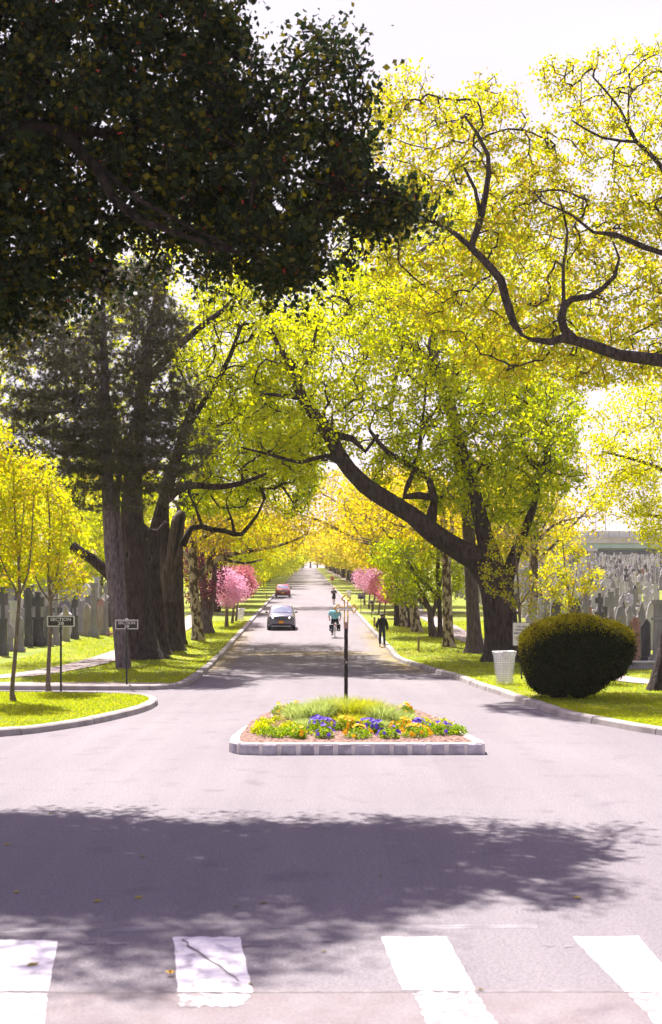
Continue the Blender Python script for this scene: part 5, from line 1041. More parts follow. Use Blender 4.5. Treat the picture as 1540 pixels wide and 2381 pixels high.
# outline in picture units, read as a shape: upright, arms and three-lobed ends
def lobe(cx, cy, r, a0, a1, n=9): return [(cx+r*math.cos(R(a0+(a1-a0)*k/n)), cy-r*math.sin(R(a0+(a1-a0)*k/n))) for k in range(n+1)]
out_px = [(801.5, 1452), (801.5, 1418.5), (790, 1418.5)]+lobe(787.5, 1420.5, 3.4, 300, 150)+lobe(783.5, 1414.8, 4.0, 230, 130)+lobe(787.5, 1409, 3.4, 210, 60)+[(790, 1411.5), (801.5, 1411.5), (801.5, 1395.5)]+lobe(799.3, 1392, 3.4, 300, 150)[::1]+lobe(805.5, 1387.2, 4.4, 170, 10)+lobe(811.7, 1392, 3.4, 30, -120)+[(809.5, 1395.5), (809.5, 1411.5), (821, 1411.5)]+lobe(823.5, 1409, 3.4, 120, -30)+lobe(827.5, 1414.8, 4.0, 50, -50)+lobe(823.5, 1420.5, 3.4, 30, -120)+[(821, 1418.5), (809.5, 1418.5), (809.5, 1452)]
ol = [(xpx(x), zpx(y)) for x, y in out_px]
mb = MB(); mb.tube([(x, 0, z) for x, z in ol], .016, 6); mb.build('outline', M['gold'], cr_, smooth=True)
mb = MB(); [mb.tube([(xpx(805.5+q), 0, zpx(1452)), (xpx(805.5+q*.6), 0, zpx(1462))], .010, 5) for q in (-4, 4)]; mb.build('foot', M['gold'], cr_)

# ---------------------------------------------------------------- flower bed island
bed = empty('flower_bed', (0.5, 28, 0), 'flower bed island edged with granite blocks in the middle of the road', 'flower bed')
BO = [(-1.35, 24.72), (2.95, 24.80), (2.99, 25.1), (2.75, 27.2), (2.3, 29.4), (1.5, 31.4), (0.4, 32.6), (-0.6, 31.9), (-1.5, 30.0), (-1.9, 28.1), (-2.02, 26.2), (-1.98, 25.2), (-1.8, 24.85)]
def bed_h(x, y): return .17+.52*math.exp(-((y-29.3)/2.1)**2-((x-.35)/2.0)**2)+.06*math.exp(-((y-27)/1.6)**2)
def bed_in(px, py): return np_poly_test(np.array([px]), np.array([py]), BO)
loop = BO+[BO[0]]; per = []
for a_, b_ in zip(loop, loop[1:]):
    L_ = math.hypot(b_[0]-a_[0], b_[1]-a_[1]); n_ = max(1, round(L_/.37)); per += [((a_[0]+(b_[0]-a_[0])*k/n_, a_[1]+(b_[1]-a_[1])*k/n_), (a_[0]+(b_[0]-a_[0])*(k+1)/n_, a_[1]+(b_[1]-a_[1])*(k+1)/n_)) for k in range(n_)]
random.seed(11); mb = MB(); mm = MB()
cx0, cy0 = .45, 28.2
for (a_, b_) in per:
    mx_, my_ = (a_[0]+b_[0])/2, (a_[1]+b_[1])/2; L_ = math.hypot(b_[0]-a_[0], b_[1]-a_[1]); an = math.atan2(b_[1]-a_[1], b_[0]-a_[0]); ix_, iy_ = -math.sin(an), math.cos(an)
    mb.box((mx_+ix_*.06, my_+iy_*.06, .10+random.uniform(-.008, .008)), (L_-.035-random.uniform(0, .07), .15+random.uniform(-.01, .01), .21), top=(.97, .9), rot=an+random.uniform(-.02, .02))
    mm.box((mx_+ix_*.075, my_+iy_*.075, .09), (L_+.02, .135, .195), rot=an)
    mm.box((mx_+ix_*.10, my_+iy_*.10, .196), (L_+.01, .19, .045), top=(1, .9), rot=an)
mb.build('border_blocks', M['block'], bed, bevel=.018).data.transform(Matrix.Translation((-.5, -28, 0)))
mm.build('mortar_cap', M['mortar'], bed, bevel=.006).data.transform(Matrix.Translation((-.5, -28, 0)))
rows = []; vs = []; fs = []; ids = {}
inner_ = [(cx0+(x-cx0)*.93, cy0+(y-cy0)*.955) for x, y in BO]
N_ = 26
for i in range(N_+1):
    for j in range(len(inner_)*4):
        k = j//4; t = (j % 4)/4; p, q = inner_[k], inner_[(k+1) % len(inner_)]; ex_, ey_ = p[0]+(q[0]-p[0])*t, p[1]+(q[1]-p[1])*t
        x, y = cx0+(ex_-cx0)*i/N_, cy0+(ey_-cy0)*i/N_; vs.append((x-.5, y-28, bed_h(x, y)+random.uniform(-.015, .015)))
nn_ = len(inner_)*4
for i in range(N_):
    for j in range(nn_): fs.append((i*nn_+j, i*nn_+(j+1) % nn_, (i+1)*nn_+(j+1) % nn_, (i+1)*nn_+j))
mb = MB(); mb.add(vs, fs); mb.build('soil', M['mulch'], bed, smooth=True, merge=True)
def Gm(x, y):
    lo = 15.0; hi = 32.0; d = 24.5
    while d < 31:
        p = P(x, y, d)
        if p.z <= bed_h(p.x, d)+.0: break
        d += .03
    return P(x, y, d)
def tri_blades(name, origin, dirs, L, w, mat, parent, bend=.35):
    """curved blades: origin Nx3, dirs Nx3 unit, L N"""
    n = len(L); side = np.cross(dirs, rng.normal(size=(n, 3))); side /= np.linalg.norm(side, axis=1)[:, None]
    out_d = dirs.copy(); out_d[:, 2] = 0; L = L[:, None]; w = w if hasattr(w, '__len__') else np.full(n, w); w = np.asarray(w)[:, None]
    mid = origin+dirs*L*.55; tip = origin+dirs*L*.9+out_d*L*bend-np.array([0, 0, 1])*L*bend*.25
    V = np.stack([origin-side*w/2, origin+side*w/2, mid+side*w*.4, mid-side*w*.4, tip], 1).reshape(-1, 3)
    f = []
    b5 = (np.arange(n)*5)[:, None]; q = (b5+np.array([[0, 1, 2, 3]])); t = (b5+np.array([[3, 2, 4]]))
    me = bpy.data.meshes.new(name); me.vertices.add(5*n); me.vertices.foreach_set('co', V.astype(np.float32).ravel())
    idx = np.concatenate([q, t], 1).ravel().astype(np.int32); me.loops.add(7*n); me.loops.foreach_set('vertex_index', idx)
    st_ = (np.arange(n)[:, None]*7+np.array([[0, 4]])).ravel().astype(np.int32); tt = np.tile([4, 3], n).astype(np.int32)
    me.polygons.add(2*n); me.polygons.foreach_set('loop_start', st_); me.polygons.foreach_set('loop_total', tt); me.update(calc_edges=True)
    return link(name, me, mat, parent)
def rdirs(n, spread): 
    d = rng.normal(size=(n, 3))*np.array([spread, spread, .15])+np.array([0, 0, 1.0]); return d/np.linalg.norm(d, axis=1)[:, None]
M['lav'] = leafmat('grey_green_stems', [(.26, .34, .10), (.36, .43, .13), (.46, .50, .20)], .45, tcol=1.4)
M['ygrass'] = leafmat('yellow_grass', [(.26, .32, .02), (.40, .42, .03), (.50, .46, .10)], .45, tcol=1.5)
M['herb'] = leafmat('herb_leaf', [(.10, .20, .02), (.22, .32, .03), (.38, .44, .04)], .4, tcol=1.5)
M['chart'] = leafmat('chartreuse_leaf', [(.38, .42, .02), (.52, .52, .04), (.28, .36, .03)], .4, tcol=1.5)
M['viola'] = leafmat('violet_petal', [(.10, .05, .42), (.18, .10, .60), (.24, .14, .55)], .25)
M['marig'] = leafmat('orange_petal', [(.80, .38, .01), (.85, .50, .02), (.90, .60, .03)], .25)
def grass_clump(label, x, y, rad, ht, mat, n=700, spread=.35):
    c = Gm(x, y); c.z = bed_h(c.x, c.y); root = empty('ornamental_grass', c, label, 'plant', 'grass clumps in the flower bed')
    a_ = rng.uniform(0, 6.28, n); r_ = rad*np.sqrt(rng.uniform(0, 1, n)); o_ = np.stack([r_*np.cos(a_), r_*np.sin(a_), np.full(n, -.02)], 1)
    d_ = rdirs(n, spread); d_[:, 0] += o_[:, 0]/rad*.25; d_[:, 1] += o_[:, 1]/rad*.25; d_ /= np.linalg.norm(d_, axis=1)[:, None]
    tri_blades('blades', o_, d_, ht*rng.uniform(.5, 1.1, n), .009, mat, root)
GC = [('tall grey-green clump at the left shoulder of the mound', 700, 1672, .34, 0.50, 'lav'), ('grey-green clump left of the pole, behind the violets', 740, 1668, .36, 0.54, 'lav'), ('feathery grey-green clump just left of the pole foot', 775, 1660, .34, 0.56, 'lav'),
      ('yellow grass clump right at the foot of the pole', 812, 1662, .34, 0.56, 'ygrass'), ('bright yellow-green grass tuft in front of the pole, centre of the bed', 815, 1690, .26, .40, 'ygrass'), ('yellow grass clump a little right of the pole', 850, 1664, .34, 0.52, 'ygrass'),
      ('pale green clump right of centre, above the marigolds', 885, 1672, .34, 0.50, 'lav'), ('low grey-green clump at the right shoulder of the mound', 925, 1676, .34, .30, 'lav'), ('small pale clump right of the tuft, behind the violets', 870, 1692, .26, .28, 'lav'), ('low grey-green clump in front of the left shoulder', 715, 1690, .28, .28, 'lav')]
for lab, x, y, rad, ht, m_ in GC: grass_clump(lab, x, y, rad, ht, M[m_], 900)
st_ = empty('straw_patch', (0.5, 28, 0), 'pale dry straw and stems strewn on both shoulders of the flower bed', 'dry stems')
pts = []
for (x0, y0, w_, h_) in ((665, 1680, 38, 14), (640, 1690, 20, 8), (985, 1684, 40, 12), (1010, 1692, 25, 8)):
    for _ in range(1100):
        p = Gm(x0+random.gauss(0, w_*.5), y0+random.gauss(0, h_*.5)); p.z = bed_h(p.x, p.y)+random.uniform(0, .03); pts.append(tuple(p-Vector((.5, 28, 0))))
pts = np.array(pts); d_ = rng.normal(size=(len(pts), 3))*np.array([1, 1, .35])+np.array([0, 0, .25]); d_ /= np.linalg.norm(d_, axis=1)[:, None]
o = tri_blades('stems', pts, d_, rng.uniform(.08, .22, len(pts)), .012, M['straw'], st_)
tag(o, kind='stuff'); tag(st_, kind='stuff')
def leafy(label, x, y, rad, mat, flowers=None, nf=0, ht=.20, nl=420, fs_=.092, kind='pansy_clump', cat='flowers', grp='flowers in the bed'):
    rad *= 1.22; nf = int(nf*1.25); c = Gm(x, y); c.z = bed_h(c.x, c.y); root = empty(kind, c, label, cat, grp)
    v_ = rng.normal(size=(nl, 3)); v_ /= np.linalg.norm(v_, axis=1)[:, None]; v_[:, 2] = np.abs(v_[:, 2]); C_ = v_*np.array([rad, rad, ht])*rng.uniform(.5, 1.0, (nl, 1))
    link('foliage', leaves_mesh('foliage', C_, .055*rng.uniform(.6, 1.3, nl), .6), mat, root)
    if nf:
        mb = MB()
        for _ in range(nf):
            a_ = random.uniform(0, 6.28); el_ = random.uniform(.1, 1.45); n_ = Vector((math.cos(a_)*math.cos(el_), math.sin(a_)*math.cos(el_), math.sin(el_))); p = Vector((n_.x*rad*1.02, n_.y*rad*1.02, n_.z*ht*1.1+.02))
            n_ = (n_+Vector((0, -.7, .25))).normalized(); u_ = n_.orthogonal().normalized(); w_ = n_.cross(u_); r_ = fs_*.5*random.uniform(.8, 1.2); vs = [p]; 
            for k in range(10):
                rr_ = r_*(1.0 if k % 2 == 0 else .72); an = 2*math.pi*k/10; vs.append(p+u_*rr_*math.cos(an)+w_*rr_*math.sin(an)+n_*.012)
            mb.add(vs, [(0, 1+k, 1+(k+1) % 10) for k in range(10)])
        mb.build('petals', flowers, root)
fl = [(750, 1697, .26, 'viola', 26, 'violet pansies left of centre, in the back row'), (737, 1690, .14, 'viola', 8, 'few violet pansies peeping out at the left end of the back row'), (755, 1714, .17, 'viola', 7, 'small leafy violet pansy clump in front, left of the orange ones'), (857, 1699, .26, 'viola', 28, 'large violet pansy clump just right of centre'),
      (880, 1702, .13, 'viola', 8, 'violet pansies close beside the large central clump'), (905, 1715, .19, 'viola', 6, 'leafy pansy clump with few violet blooms, front row right of centre'), (975, 1697, .18, 'viola', 16, 'deep violet pansies behind the brightest orange clump'), (1025, 1706, .24, 'viola', 11, 'scattered violet pansies at the right end of the bed'),
      (800, 1694, .22, 'marig', 22, 'orange pansies in the centre of the back row'), (824, 1697, .13, 'marig', 10, 'orange pansies tucked beside the central orange clump'), (832, 1714, .25, 'marig', 12, 'low orange pansy clump in the front row, centre'), (936, 1697, .22, 'marig', 24, 'orange pansies right of the pale clump, back row'),
      (966, 1712, .27, 'marig', 26, 'biggest bright orange pansy clump, front row right'), (697, 1717, .12, 'marig', 5, 'lone orange pansy at the front left'), (652, 1660, .18, 'marig', 7, 'orange blooms at the upper left edge of the bed'), (682, 1654, .16, 'marig', 7, 'orange blooms on the left rim of the mound'), (945, 1660, .15, 'marig', 9, 'orange blooms on the right rim of the mound')]
for x, y, r_, m_, nf, lab in fl: leafy(lab, x, y, r_, M['herb'], M[m_], nf)
for x, y, r_, lab in ((606, 1703, .20, 'yellow-green leafy plant at the left end of the bed'), (632, 1711, .26, 'broad leafy plant in the front left of the bed'), (664, 1713, .24, 'leafy green plant in front, left of the straw'), (695, 1706, .26, 'leafy plant left of the violet pansies'), (622, 1692, .20, 'chartreuse plant high at the left end of the bed'), (645, 1684, .14, 'small chartreuse plant at the edge of the left straw'), (1000, 1702, .20, 'leafy plant right of the bright orange clump'), (1030, 1692, .22, 'chartreuse plant on the right shoulder of the bed'), (1062, 1706, .20, 'leafy plant at the far right corner of the bed'), (612, 1690, .18, 'yellow-green sprigs at the far left shoulder of the bed'), (672, 1698, .20, 'yellow-green plant between the left straw and the front leafy plants'), (985, 1690, .18, 'yellow-green sprigs below the right straw patch')):
    leafy(lab, x, y, r_, M['chart'] if 'chartreuse' in lab or 'yellow' in lab else M['herb'], None, 0, .20, 420, kind='leafy_plant', cat='plant', grp='leafy plants in the bed')

# ---------------------------------------------------------------- clipped hedge
hp = [(1210, 1481), (1220, 1467), (1236, 1455), (1274, 1436), (1314, 1428), (1345, 1428), (1370, 1431), (1420, 1443), (1454, 1457), (1468, 1473), (1469, 1507), (1460, 1545), (1442, 1569), (1412, 1584), (1390, 1603), (1360, 1616), (1336, 1622), (1326, 1612), (1312, 1614), (1278, 1612), (1254, 1612), (1232, 1595), (1217, 1557), (1208, 1517)]
hb_ = G(1312, 1629, .13); hd = hb_.y+.9; hroot2 = empty('yew_bush', hb_, 'big dark clipped yew with a sunlit amber-tipped flat dome top beside the notice', 'bush')
wp = world_poly(hp, hd); n = 190000; xs_ = [p[0] for p in wp]; zs_ = [p[1] for p in wp]
x = rng.uniform(min(xs_), max(xs_), n); z = rng.uniform(min(zs_), max(zs_), n); ins, di = np_poly_test(x, z, wp); x, z, di = x[ins], z[ins], di[ins]
T_ = 1.35*np.sqrt(np.clip(1-(1-np.minimum(1, di/.85))**2, .002, 1)); lump = .07*np.sin(x*9+z*4)+.06*np.sin(x*17-z*13)+.03*np.sin(x*31+z*27); keep_ = fnoise(x, x*.3, z, 5.0, 1.3) > -1.25; x, z, di, T_, lump = x[keep_], z[keep_], di[keep_], T_[keep_], lump[keep_]
sg = np.where(rng.uniform(size=len(x)) < .78, -1, 1); fr = rng.uniform(.62, 1.0, len(x))**.35; y_ = hd+sg*(T_*fr+lump*(T_ > .3))
Cc = np.stack([x, y_, z], 1)+rng.normal(size=(len(x), 3))*(.02+.05*(rng.uniform(size=(len(x), 1)) < .15))
ztop = np.interp(x, [p[0] for p in wp[:10]], [p[1] for p in wp[:10]]); pt = np.clip(1.25-(ztop-z)/.42, 0, 1)*.85+np.clip((min(xs_)+.30-x)/.5, 0, 1)*.35  # pale tips: new growth, plus sunlight on top and left put into colour
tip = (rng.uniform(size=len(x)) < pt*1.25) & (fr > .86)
inv = Matrix.Translation(-hb_)
for nm, mk, mt in (('foliage', ~tip, M['yew']), ('sunlit_new_growth', tip, M['yewtip_sunlit'])):
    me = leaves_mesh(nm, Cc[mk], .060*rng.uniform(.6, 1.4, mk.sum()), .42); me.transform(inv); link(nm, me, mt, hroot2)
sh = []
for _ in range(150):
    k = random.randrange(len(Cc)); sh.append(Cc[k])
sh = np.array(sh); L_ = np.repeat(sh, 14, axis=0)+rng.normal(size=(len(sh)*14, 3))*.035+np.repeat((sh-np.array([hb_.x, hd, hb_.z+1.2]))/2.2*.10, 14, axis=0)
me = leaves_mesh('stray_shoots', L_, .05*rng.uniform(.6, 1.4, len(L_)), .42); me.transform(inv); link('stray_shoots', me, M['yew'], hroot2)
mb = MB()
for k in range(9):
    a_ = k*.7; mb.tube([hb_+Vector((.10*math.cos(a_), .9+.10*math.sin(a_), -.15)), hb_+Vector((.25*math.cos(a_), .9+.2*math.sin(a_), .25)), hb_+Vector((.8*math.cos(a_), .9+.7*math.sin(a_), 1.1))], [.075, .06, .03], 7)
o = mb.build('stem', M['bark'], hroot2, smooth=True); o.data.transform(inv)

# ---------------------------------------------------------------- gravestones
STN = {'light grey': noisy('stone_light', (.36, .335, .385), (.54, .51, .57), 3, 8, .8, .3, 20), 'grey': noisy('stone_grey', (.19, .175, .21), (.30, .28, .33), 3, 8, .8, .3, 20), 'dark': noisy('stone_dark', (.05, .046, .06), (.11, .10, .125), 3, 8, .5, .2, 20),
       'pink granite': noisy('stone_pink', (.26, .13, .12), (.38, .22, .20), 3, 8, .7, .3, 20), 'buff': noisy('stone_buff', (.25, .22, .18), (.38, .34, .28), 3, 8, .85, .3, 20)}
def g_parts(kind):
    """unit gravestone: 1 wide, 1 high -> list of (part name, MB)"""
    o = []; D = .42
    def B(nm, *bx): mb = MB(); [mb.box(*q) for q in bx]; o.append((nm, mb))
    B('base', ((0, 0, .05), (1, D*1.6, .13)), ((0, 0, .135), (.86, D*1.35, .05)))
    if kind == 'cross': B('shaft', ((0, 0, .38), (.66, D, .44), (.86, .86))); B('cornice', ((0, 0, .625), (.72, D*1.1, .05))); B('cross', ((0, 0, .825), (.20, .16, .35)), ((0, 0, .86), (.62, .155, .11)))
    elif kind == 'block': B('shaft', ((0, 0, .50), (.74, D, .68), (.97, .97))); B('cornice', ((0, 0, .87), (.86, D*1.2, .06)), ((0, 0, .95), (.70, D, .10), (.7, .7)))
    elif kind == 'point': B('shaft', ((0, 0, .49), (.66, D*1.25, .66), (.93, .93))); B('cap', ((0, 0, .91), (.66, D*1.25, .18), (.05, .05)))
    elif kind == 'pillar': B('shaft', ((0, 0, .42), (.60, D*1.1, .52), (.9, .9))); B('cornice', ((0, 0, .705), (.76, D*1.35, .05)), ((0, 0, .83), (.56, D, .20)), ((0, 0, .955), (.70, D*1.2, .07)))
    elif kind == 'heavycross': B('shaft', ((0, 0, .33), (.72, D, .34), (.92, .92))); B('cornice', ((0, 0, .52), (.80, D*1.15, .05))); B('cross', ((0, 0, .76), (.34, D*.7, .44)), ((0, 0, .82), (.84, D*.68, .17)), ((0, 0, .985), (.42, D*.8, .03)))
    else:
        mb = MB(); p = [(-.38, .15), (.38, .15)]
        if kind == 'round': p += [(.38*math.cos(math.pi*k/12), .72+.28*math.sin(math.pi*k/12)) for k in range(13)]
        elif kind == 'slant': p += [(.38, .86), (.10, .96), (-.38, .80)]
        else: p += [(.38, .80), (.30, .84), (.22, .86), (.12, .96), (0, 1.0), (-.12, .96), (-.22, .86), (-.30, .84), (-.38, .80)]
        mb.prism(p, -D*.32, D*.32); mb.box((0, -D*.32-.008, .50), (.50, .02, .36)); mb.box((0, -D*.32-.012, .24), (.62, .03, .05)); o.append(('slab', mb))
    return o
protos_g = {}
def grave(kind, colr, x, y, w, h, rz, label, group):
    key = (kind, colr)
    if key in protos_g: r = copy_tree(protos_g[key])
    else:
        r = empty('gravestone', (0, 0, 0), 'x', 'gravestone')
        for nm, mb in g_parts(kind): mb.build(nm, STN[colr], r, bevel=.012)
        protos_g[key] = r
    r.location = (x, y, gz(x, y)+.10); r.rotation_euler = (0, random.uniform(-.012, .012), rz); r.scale = (w, w, h); return tag(r, label, 'gravestone', group)
KN = {'cross': 'cross-topped', 'block': 'flat-capped', 'point': 'pointed', 'pillar': 'tiered pillar', 'heavycross': 'heavy stone cross', 'round': 'round-topped', 'slant': 'slant-topped', 'shoulder': 'shouldered'}
random.seed(33); count = 0
# the front row on the left, read off the photo: (centre, width, top, base) in picture units of that corner
for zx, zw, ztp, zb, kd, cl, lab in ((30, 92, 165, 830, 'heavycross', 'dark', 'tall dark cross monument cut by the left edge of the view'), (98, 75, 520, 790, 'round', 'grey', 'small round-topped grey stone between the left-edge cross and the sapling'), (190, 95, 450, 795, 'round', 'grey', 'round-topped stone right behind the left sapling stem'),
        (275, 96, 190, 748, 'pillar', 'dark', 'tall dark pillar right of the left sapling'), (368, 120, 215, 742, 'heavycross', 'dark', 'massive dark monument left of the near section sign'), (465, 90, 350, 738, 'block', 'grey', 'flat-capped stone behind the second sapling stem'), (545, 74, 270, 728, 'cross', 'grey', 'cross-topped stone right above the near section sign post'),
        (640, 66, 345, 690, 'shoulder', 'buff', 'buff stone carved at the top, just right of the near section sign'), (728, 66, 250, 672, 'heavycross', 'dark', 'slim black cross at the right end of the near section sign'), (850, 108, 318, 648, 'point', 'buff', 'buff pointed obelisk in the front row, between the two section signs'),
        (910, 88, 120, 656, 'pillar', 'grey', 'tall weathered pillar close right of the pointed obelisk'), (972, 50, 345, 636, 'block', 'buff', 'narrow buff slab between the tall pillar and the pine'), (1025, 66, 118, 640, 'cross', 'grey', 'tall cross monument right against the pine trunk')):
    cx = zx/4.167; by = 1324.4+zb/4.167; g = G(cx, by, .12); s = g.y/F; count += 1
    grave(kd, cl, g.x, g.y, zw/4.167*s*1.12, (zb-ztp)/4.167*s, R(random.uniform(-3, 3)), lab, 'front row of graves on the left')
# near graves on the right, beside and above the hedge
for cx, w_, ty, by, kd, cl, lab in ((1502, 26, 1433, 1543, 'slant', 'dark', 'dark slant-topped slab right of the hedge'), (1534, 44, 1392, 1546, 'pillar', 'grey', 'massive tall grey monument cut by the right edge'), (1478, 24, 1434, 1536, 'block', 'pink granite', 'pink granite stone between the hedge and the dark slab'),
        (1443, 28, 1408, 1515, 'round', 'grey', 'grey round-topped stone behind the right shoulder of the hedge'), (1421, 34, 1375, 1508, 'heavycross', 'grey', 'big stone cross above the right part of the hedge'), (1395, 30, 1378, 1500, 'cross', 'dark', 'dark cross monument above the middle of the hedge'),
        (1362, 26, 1372, 1500, 'pillar', 'grey', 'tiered pillar over the middle of the hedge'), (1340, 26, 1390, 1496, 'block', 'dark', 'dark flat-capped stone above the hedge dome'), (1295, 30, 1392, 1498, 'round', 'dark', 'dark round-topped stone behind the hedge sapling'), (1268, 26, 1384, 1495, 'cross', 'grey', 'cross-topped stone left above the hedge'),
        (1236, 30, 1424, 1520, 'block', 'light grey', 'pale flat stone just over the white notice'), (1310, 22, 1400, 1492, 'slant', 'light grey', 'pale slanting stone right of the hedge sapling stem'), (1493, 20, 1400, 1520, 'shoulder', 'grey', 'shouldered grey stone right above the pink granite one'), (1516, 26, 1398, 1512, 'round', 'light grey', 'pale round-shouldered stone beside the massive monument')):
    g = G(cx, by, .12); s = g.y/F; count += 1
    grave(kd, cl, g.x, g.y, w_*s*1.1, (by-ty)*s, R(random.uniform(-4, 4)), lab, 'near graves on the right')
# angel on a pedestal
g = Vector(((1463-XC)*78/F, 78, 0)); g.z = gz(g.x, 78)+.1; an = empty('angel_statue', g, 'pale stone angel with folded wings on a pedestal above the right end of the hedge', 'statue')
mb = MB(); mb.box((0, 0, .2), (.8, .8, .4)); mb.box((0, 0, .75), (.55, .55, .7), (.92, .92)); mb.box((0, 0, 1.13), (.66, .66, .08)); mb.build('pedestal', STN['light grey'], an, bevel=.02)
ex = MB(); ex.lathe([(.24, 0), (.22, .3), (.17, .6), (.14, .8)], (0, 0, 1.17), 12); ex.ball((0, 0, 2.37), (.09, .10, .12)); 
skin('figure', [(0, 0, 1.4), (0, 0, 1.85), (0, 0, 2.1), (0, 0, 2.24), (0, 0, 2.36), (-.17, 0, 2.12), (-.2, -.08, 1.9), (-.03, -.2, 1.98), (.17, 0, 2.12), (.2, -.08, 1.9), (.03, -.2, 1.98)], [(0, 1), (1, 2), (2, 3), (3, 4), (2, 5), (5, 6), (6, 7), (2, 8), (8, 9), (9, 10)], [.2, .13, .15, .06, .09, .07, .055, .04, .07, .055, .04], STN['light grey'], an, extra=ex.mesh('x'))
for s_ in (-1, 1): mb = MB(); mb.prism([(s_*.04, 2.1), (s_*.16, 2.42), (s_*.27, 2.40), (s_*.30, 2.1), (s_*.24, 1.75), (s_*.14, 1.5)], .08, .14); mb.build('wing', STN['light grey'], an, bevel=.015)
# fill rows
kinds = ['cross', 'block', 'point', 'pillar', 'heavycross', 'round', 'slant', 'shoulder']; kw = [2.5, 7, 1.2, 7, 1.5, 5, 2, 5]
cols_ = ['light grey', 'grey', 'dark', 'pink granite', 'buff']; cw_ = [8, 5, 1.8, .4, 1.0]
def pick(): return random.choices(kinds, kw)[0], random.choices(cols_, cw_)[0]
cells_r = []; y = 66.0
while y < 342:
    x = max(14.5, .095*y)+random.uniform(0, 1)
    while x < .275*y+1:
        px_ = XC+x*F/y
        if (px_ > 1040) and abs(x-RP[5][0]) > 2.2: cells_r.append((x+random.uniform(-.15, .15), y+random.uniform(-.5, .5)))
        x += random.uniform(.95, 1.7) if random.random() > .08 else 5
    y += random.choice((2.1, 2.5, 3.8))
cells_l = []; y = 76.0
while y < 170:
    x = -14.8-random.uniform(0, 1)
    while x > -.262*y-1:
        if XC+x*F/y < 262: cells_l.append((x, y+random.uniform(-.4, .4)))
        x -= random.uniform(1.3, 2.4)
    y += random.choice((2.4, 3.0, 4.2))
random.shuffle(cells_l); cells_l = sorted(cells_l, key=lambda c: c[1])[:105]
n_ind = 298-count-len(cells_l)
for i, (x, y) in enumerate(cells_l):
    kd, cl = pick(); h_ = random.uniform(1.4, 3.0) if kd in ('cross', 'pillar', 'heavycross', 'point') else random.uniform(1.2, 2.2)
    grave(kd, cl, x, y, random.uniform(.7, 1.05), h_, R(random.uniform(-6, 6)), '%s %s gravestone in the crowded rows behind the left front row' % (cl, KN[kd]), '%s %s graves on the left' % (cl, KN[kd]))
stuff = {c: MB() for c in cols_}
for i, (x, y) in enumerate(cells_r):
    kd, cl = pick(); h_ = (random.uniform(1.5, 2.6) if kd in ('cross', 'pillar', 'heavycross', 'point') else random.uniform(1.1, 2.0)); w_ = random.uniform(.42, .75)
    if i < n_ind:
        grave(kd, cl, x, y, w_, h_, R(random.uniform(-6, 6)), '%s %s gravestone in the crowded rows beyond the hedge on the right' % (cl, KN[kd]), '%s %s graves on the right' % (cl, KN[kd]))
    else:
        z0 = gz(x, y)+.1; S_ = stuff[cl]
        for nm, mb in g_parts(kd): S_.add([(x+v_[0]*w_, y+v_[1]*w_, z0+v_[2]*h_) for v_ in mb.v], mb.f)
allm = MB(); mats = []
for k, c in enumerate(cols_): allm.cur = k; allm.add(stuff[c].v, stuff[c].f); mats.append(STN[c])
o = allm.build('distant_gravestones', mats); tag(o, 'dense mass of small distant gravestones climbing the slope to the overpass', 'gravestones', kind='stuff')
# low stone kerb wall right of the hedge
g = G(1500, 1560, .1); mb = MB(); lw = empty('low_wall', g, 'low stone coping wall right of the hedge, in front of the graves', 'wall')
mb.box((1.2, .5, .12), (5.2, .35, .34)); mb.build('wall_base', STN['grey'], lw, bevel=.01); mb = MB(); mb.box((1.2, .5, .33), (5.4, .5, .08)); mb.build('coping', STN['light grey'], lw, bevel=.012)
# red and white flowers laid by the pine
g = G(257, 1479, .12); fl_ = empty('grave_flowers', g, 'small red and white bouquet laid on the grass by the pine trunk', 'flowers')
for m_, nm in ((M['redcloth'], 'red_blooms'), (M['whitecloth'], 'white_blooms')):
    link(nm, leaves_mesh(nm, rng.normal(size=(60, 3))*np.array([.16, .1, .08])+np.array([0, 0, .14]), np.full(60, .09), .9), m_, fl_)
# pale mausoleum seen through the left gap
g = Vector((-34.5, 165, gz(-34.5, 165))); mz = empty('mausoleum', g, 'pale grey mausoleum behind the left gravestones, near the redbud', 'building')
mb = MB(); mb.box((0, 0, 2.2), (6, 6, 4.6)); mb.build('wall', STN['light grey'], mz); mb = MB(); mb.box((0, 0, 4.7), (6.8, 6.8, .4)); mb.prism([(-3.4, 4.9), (3.4, 4.9), (0, 6.3)], -3.4, 3.4); mb.build('roof', STN['grey'], mz); mb = MB(); mb.box((0, -3.02, 1.6), (1.5, .1, 3.0)); mb.build('door', STN['dark'], mz); mb = MB(); [mb.lathe([(.28, 0), (.24, 3.9)], (q, -3.3, .4), 10) for q in (-2.2, -1.2, 1.2, 2.2)]; mb.build('column', STN['light grey'], mz)

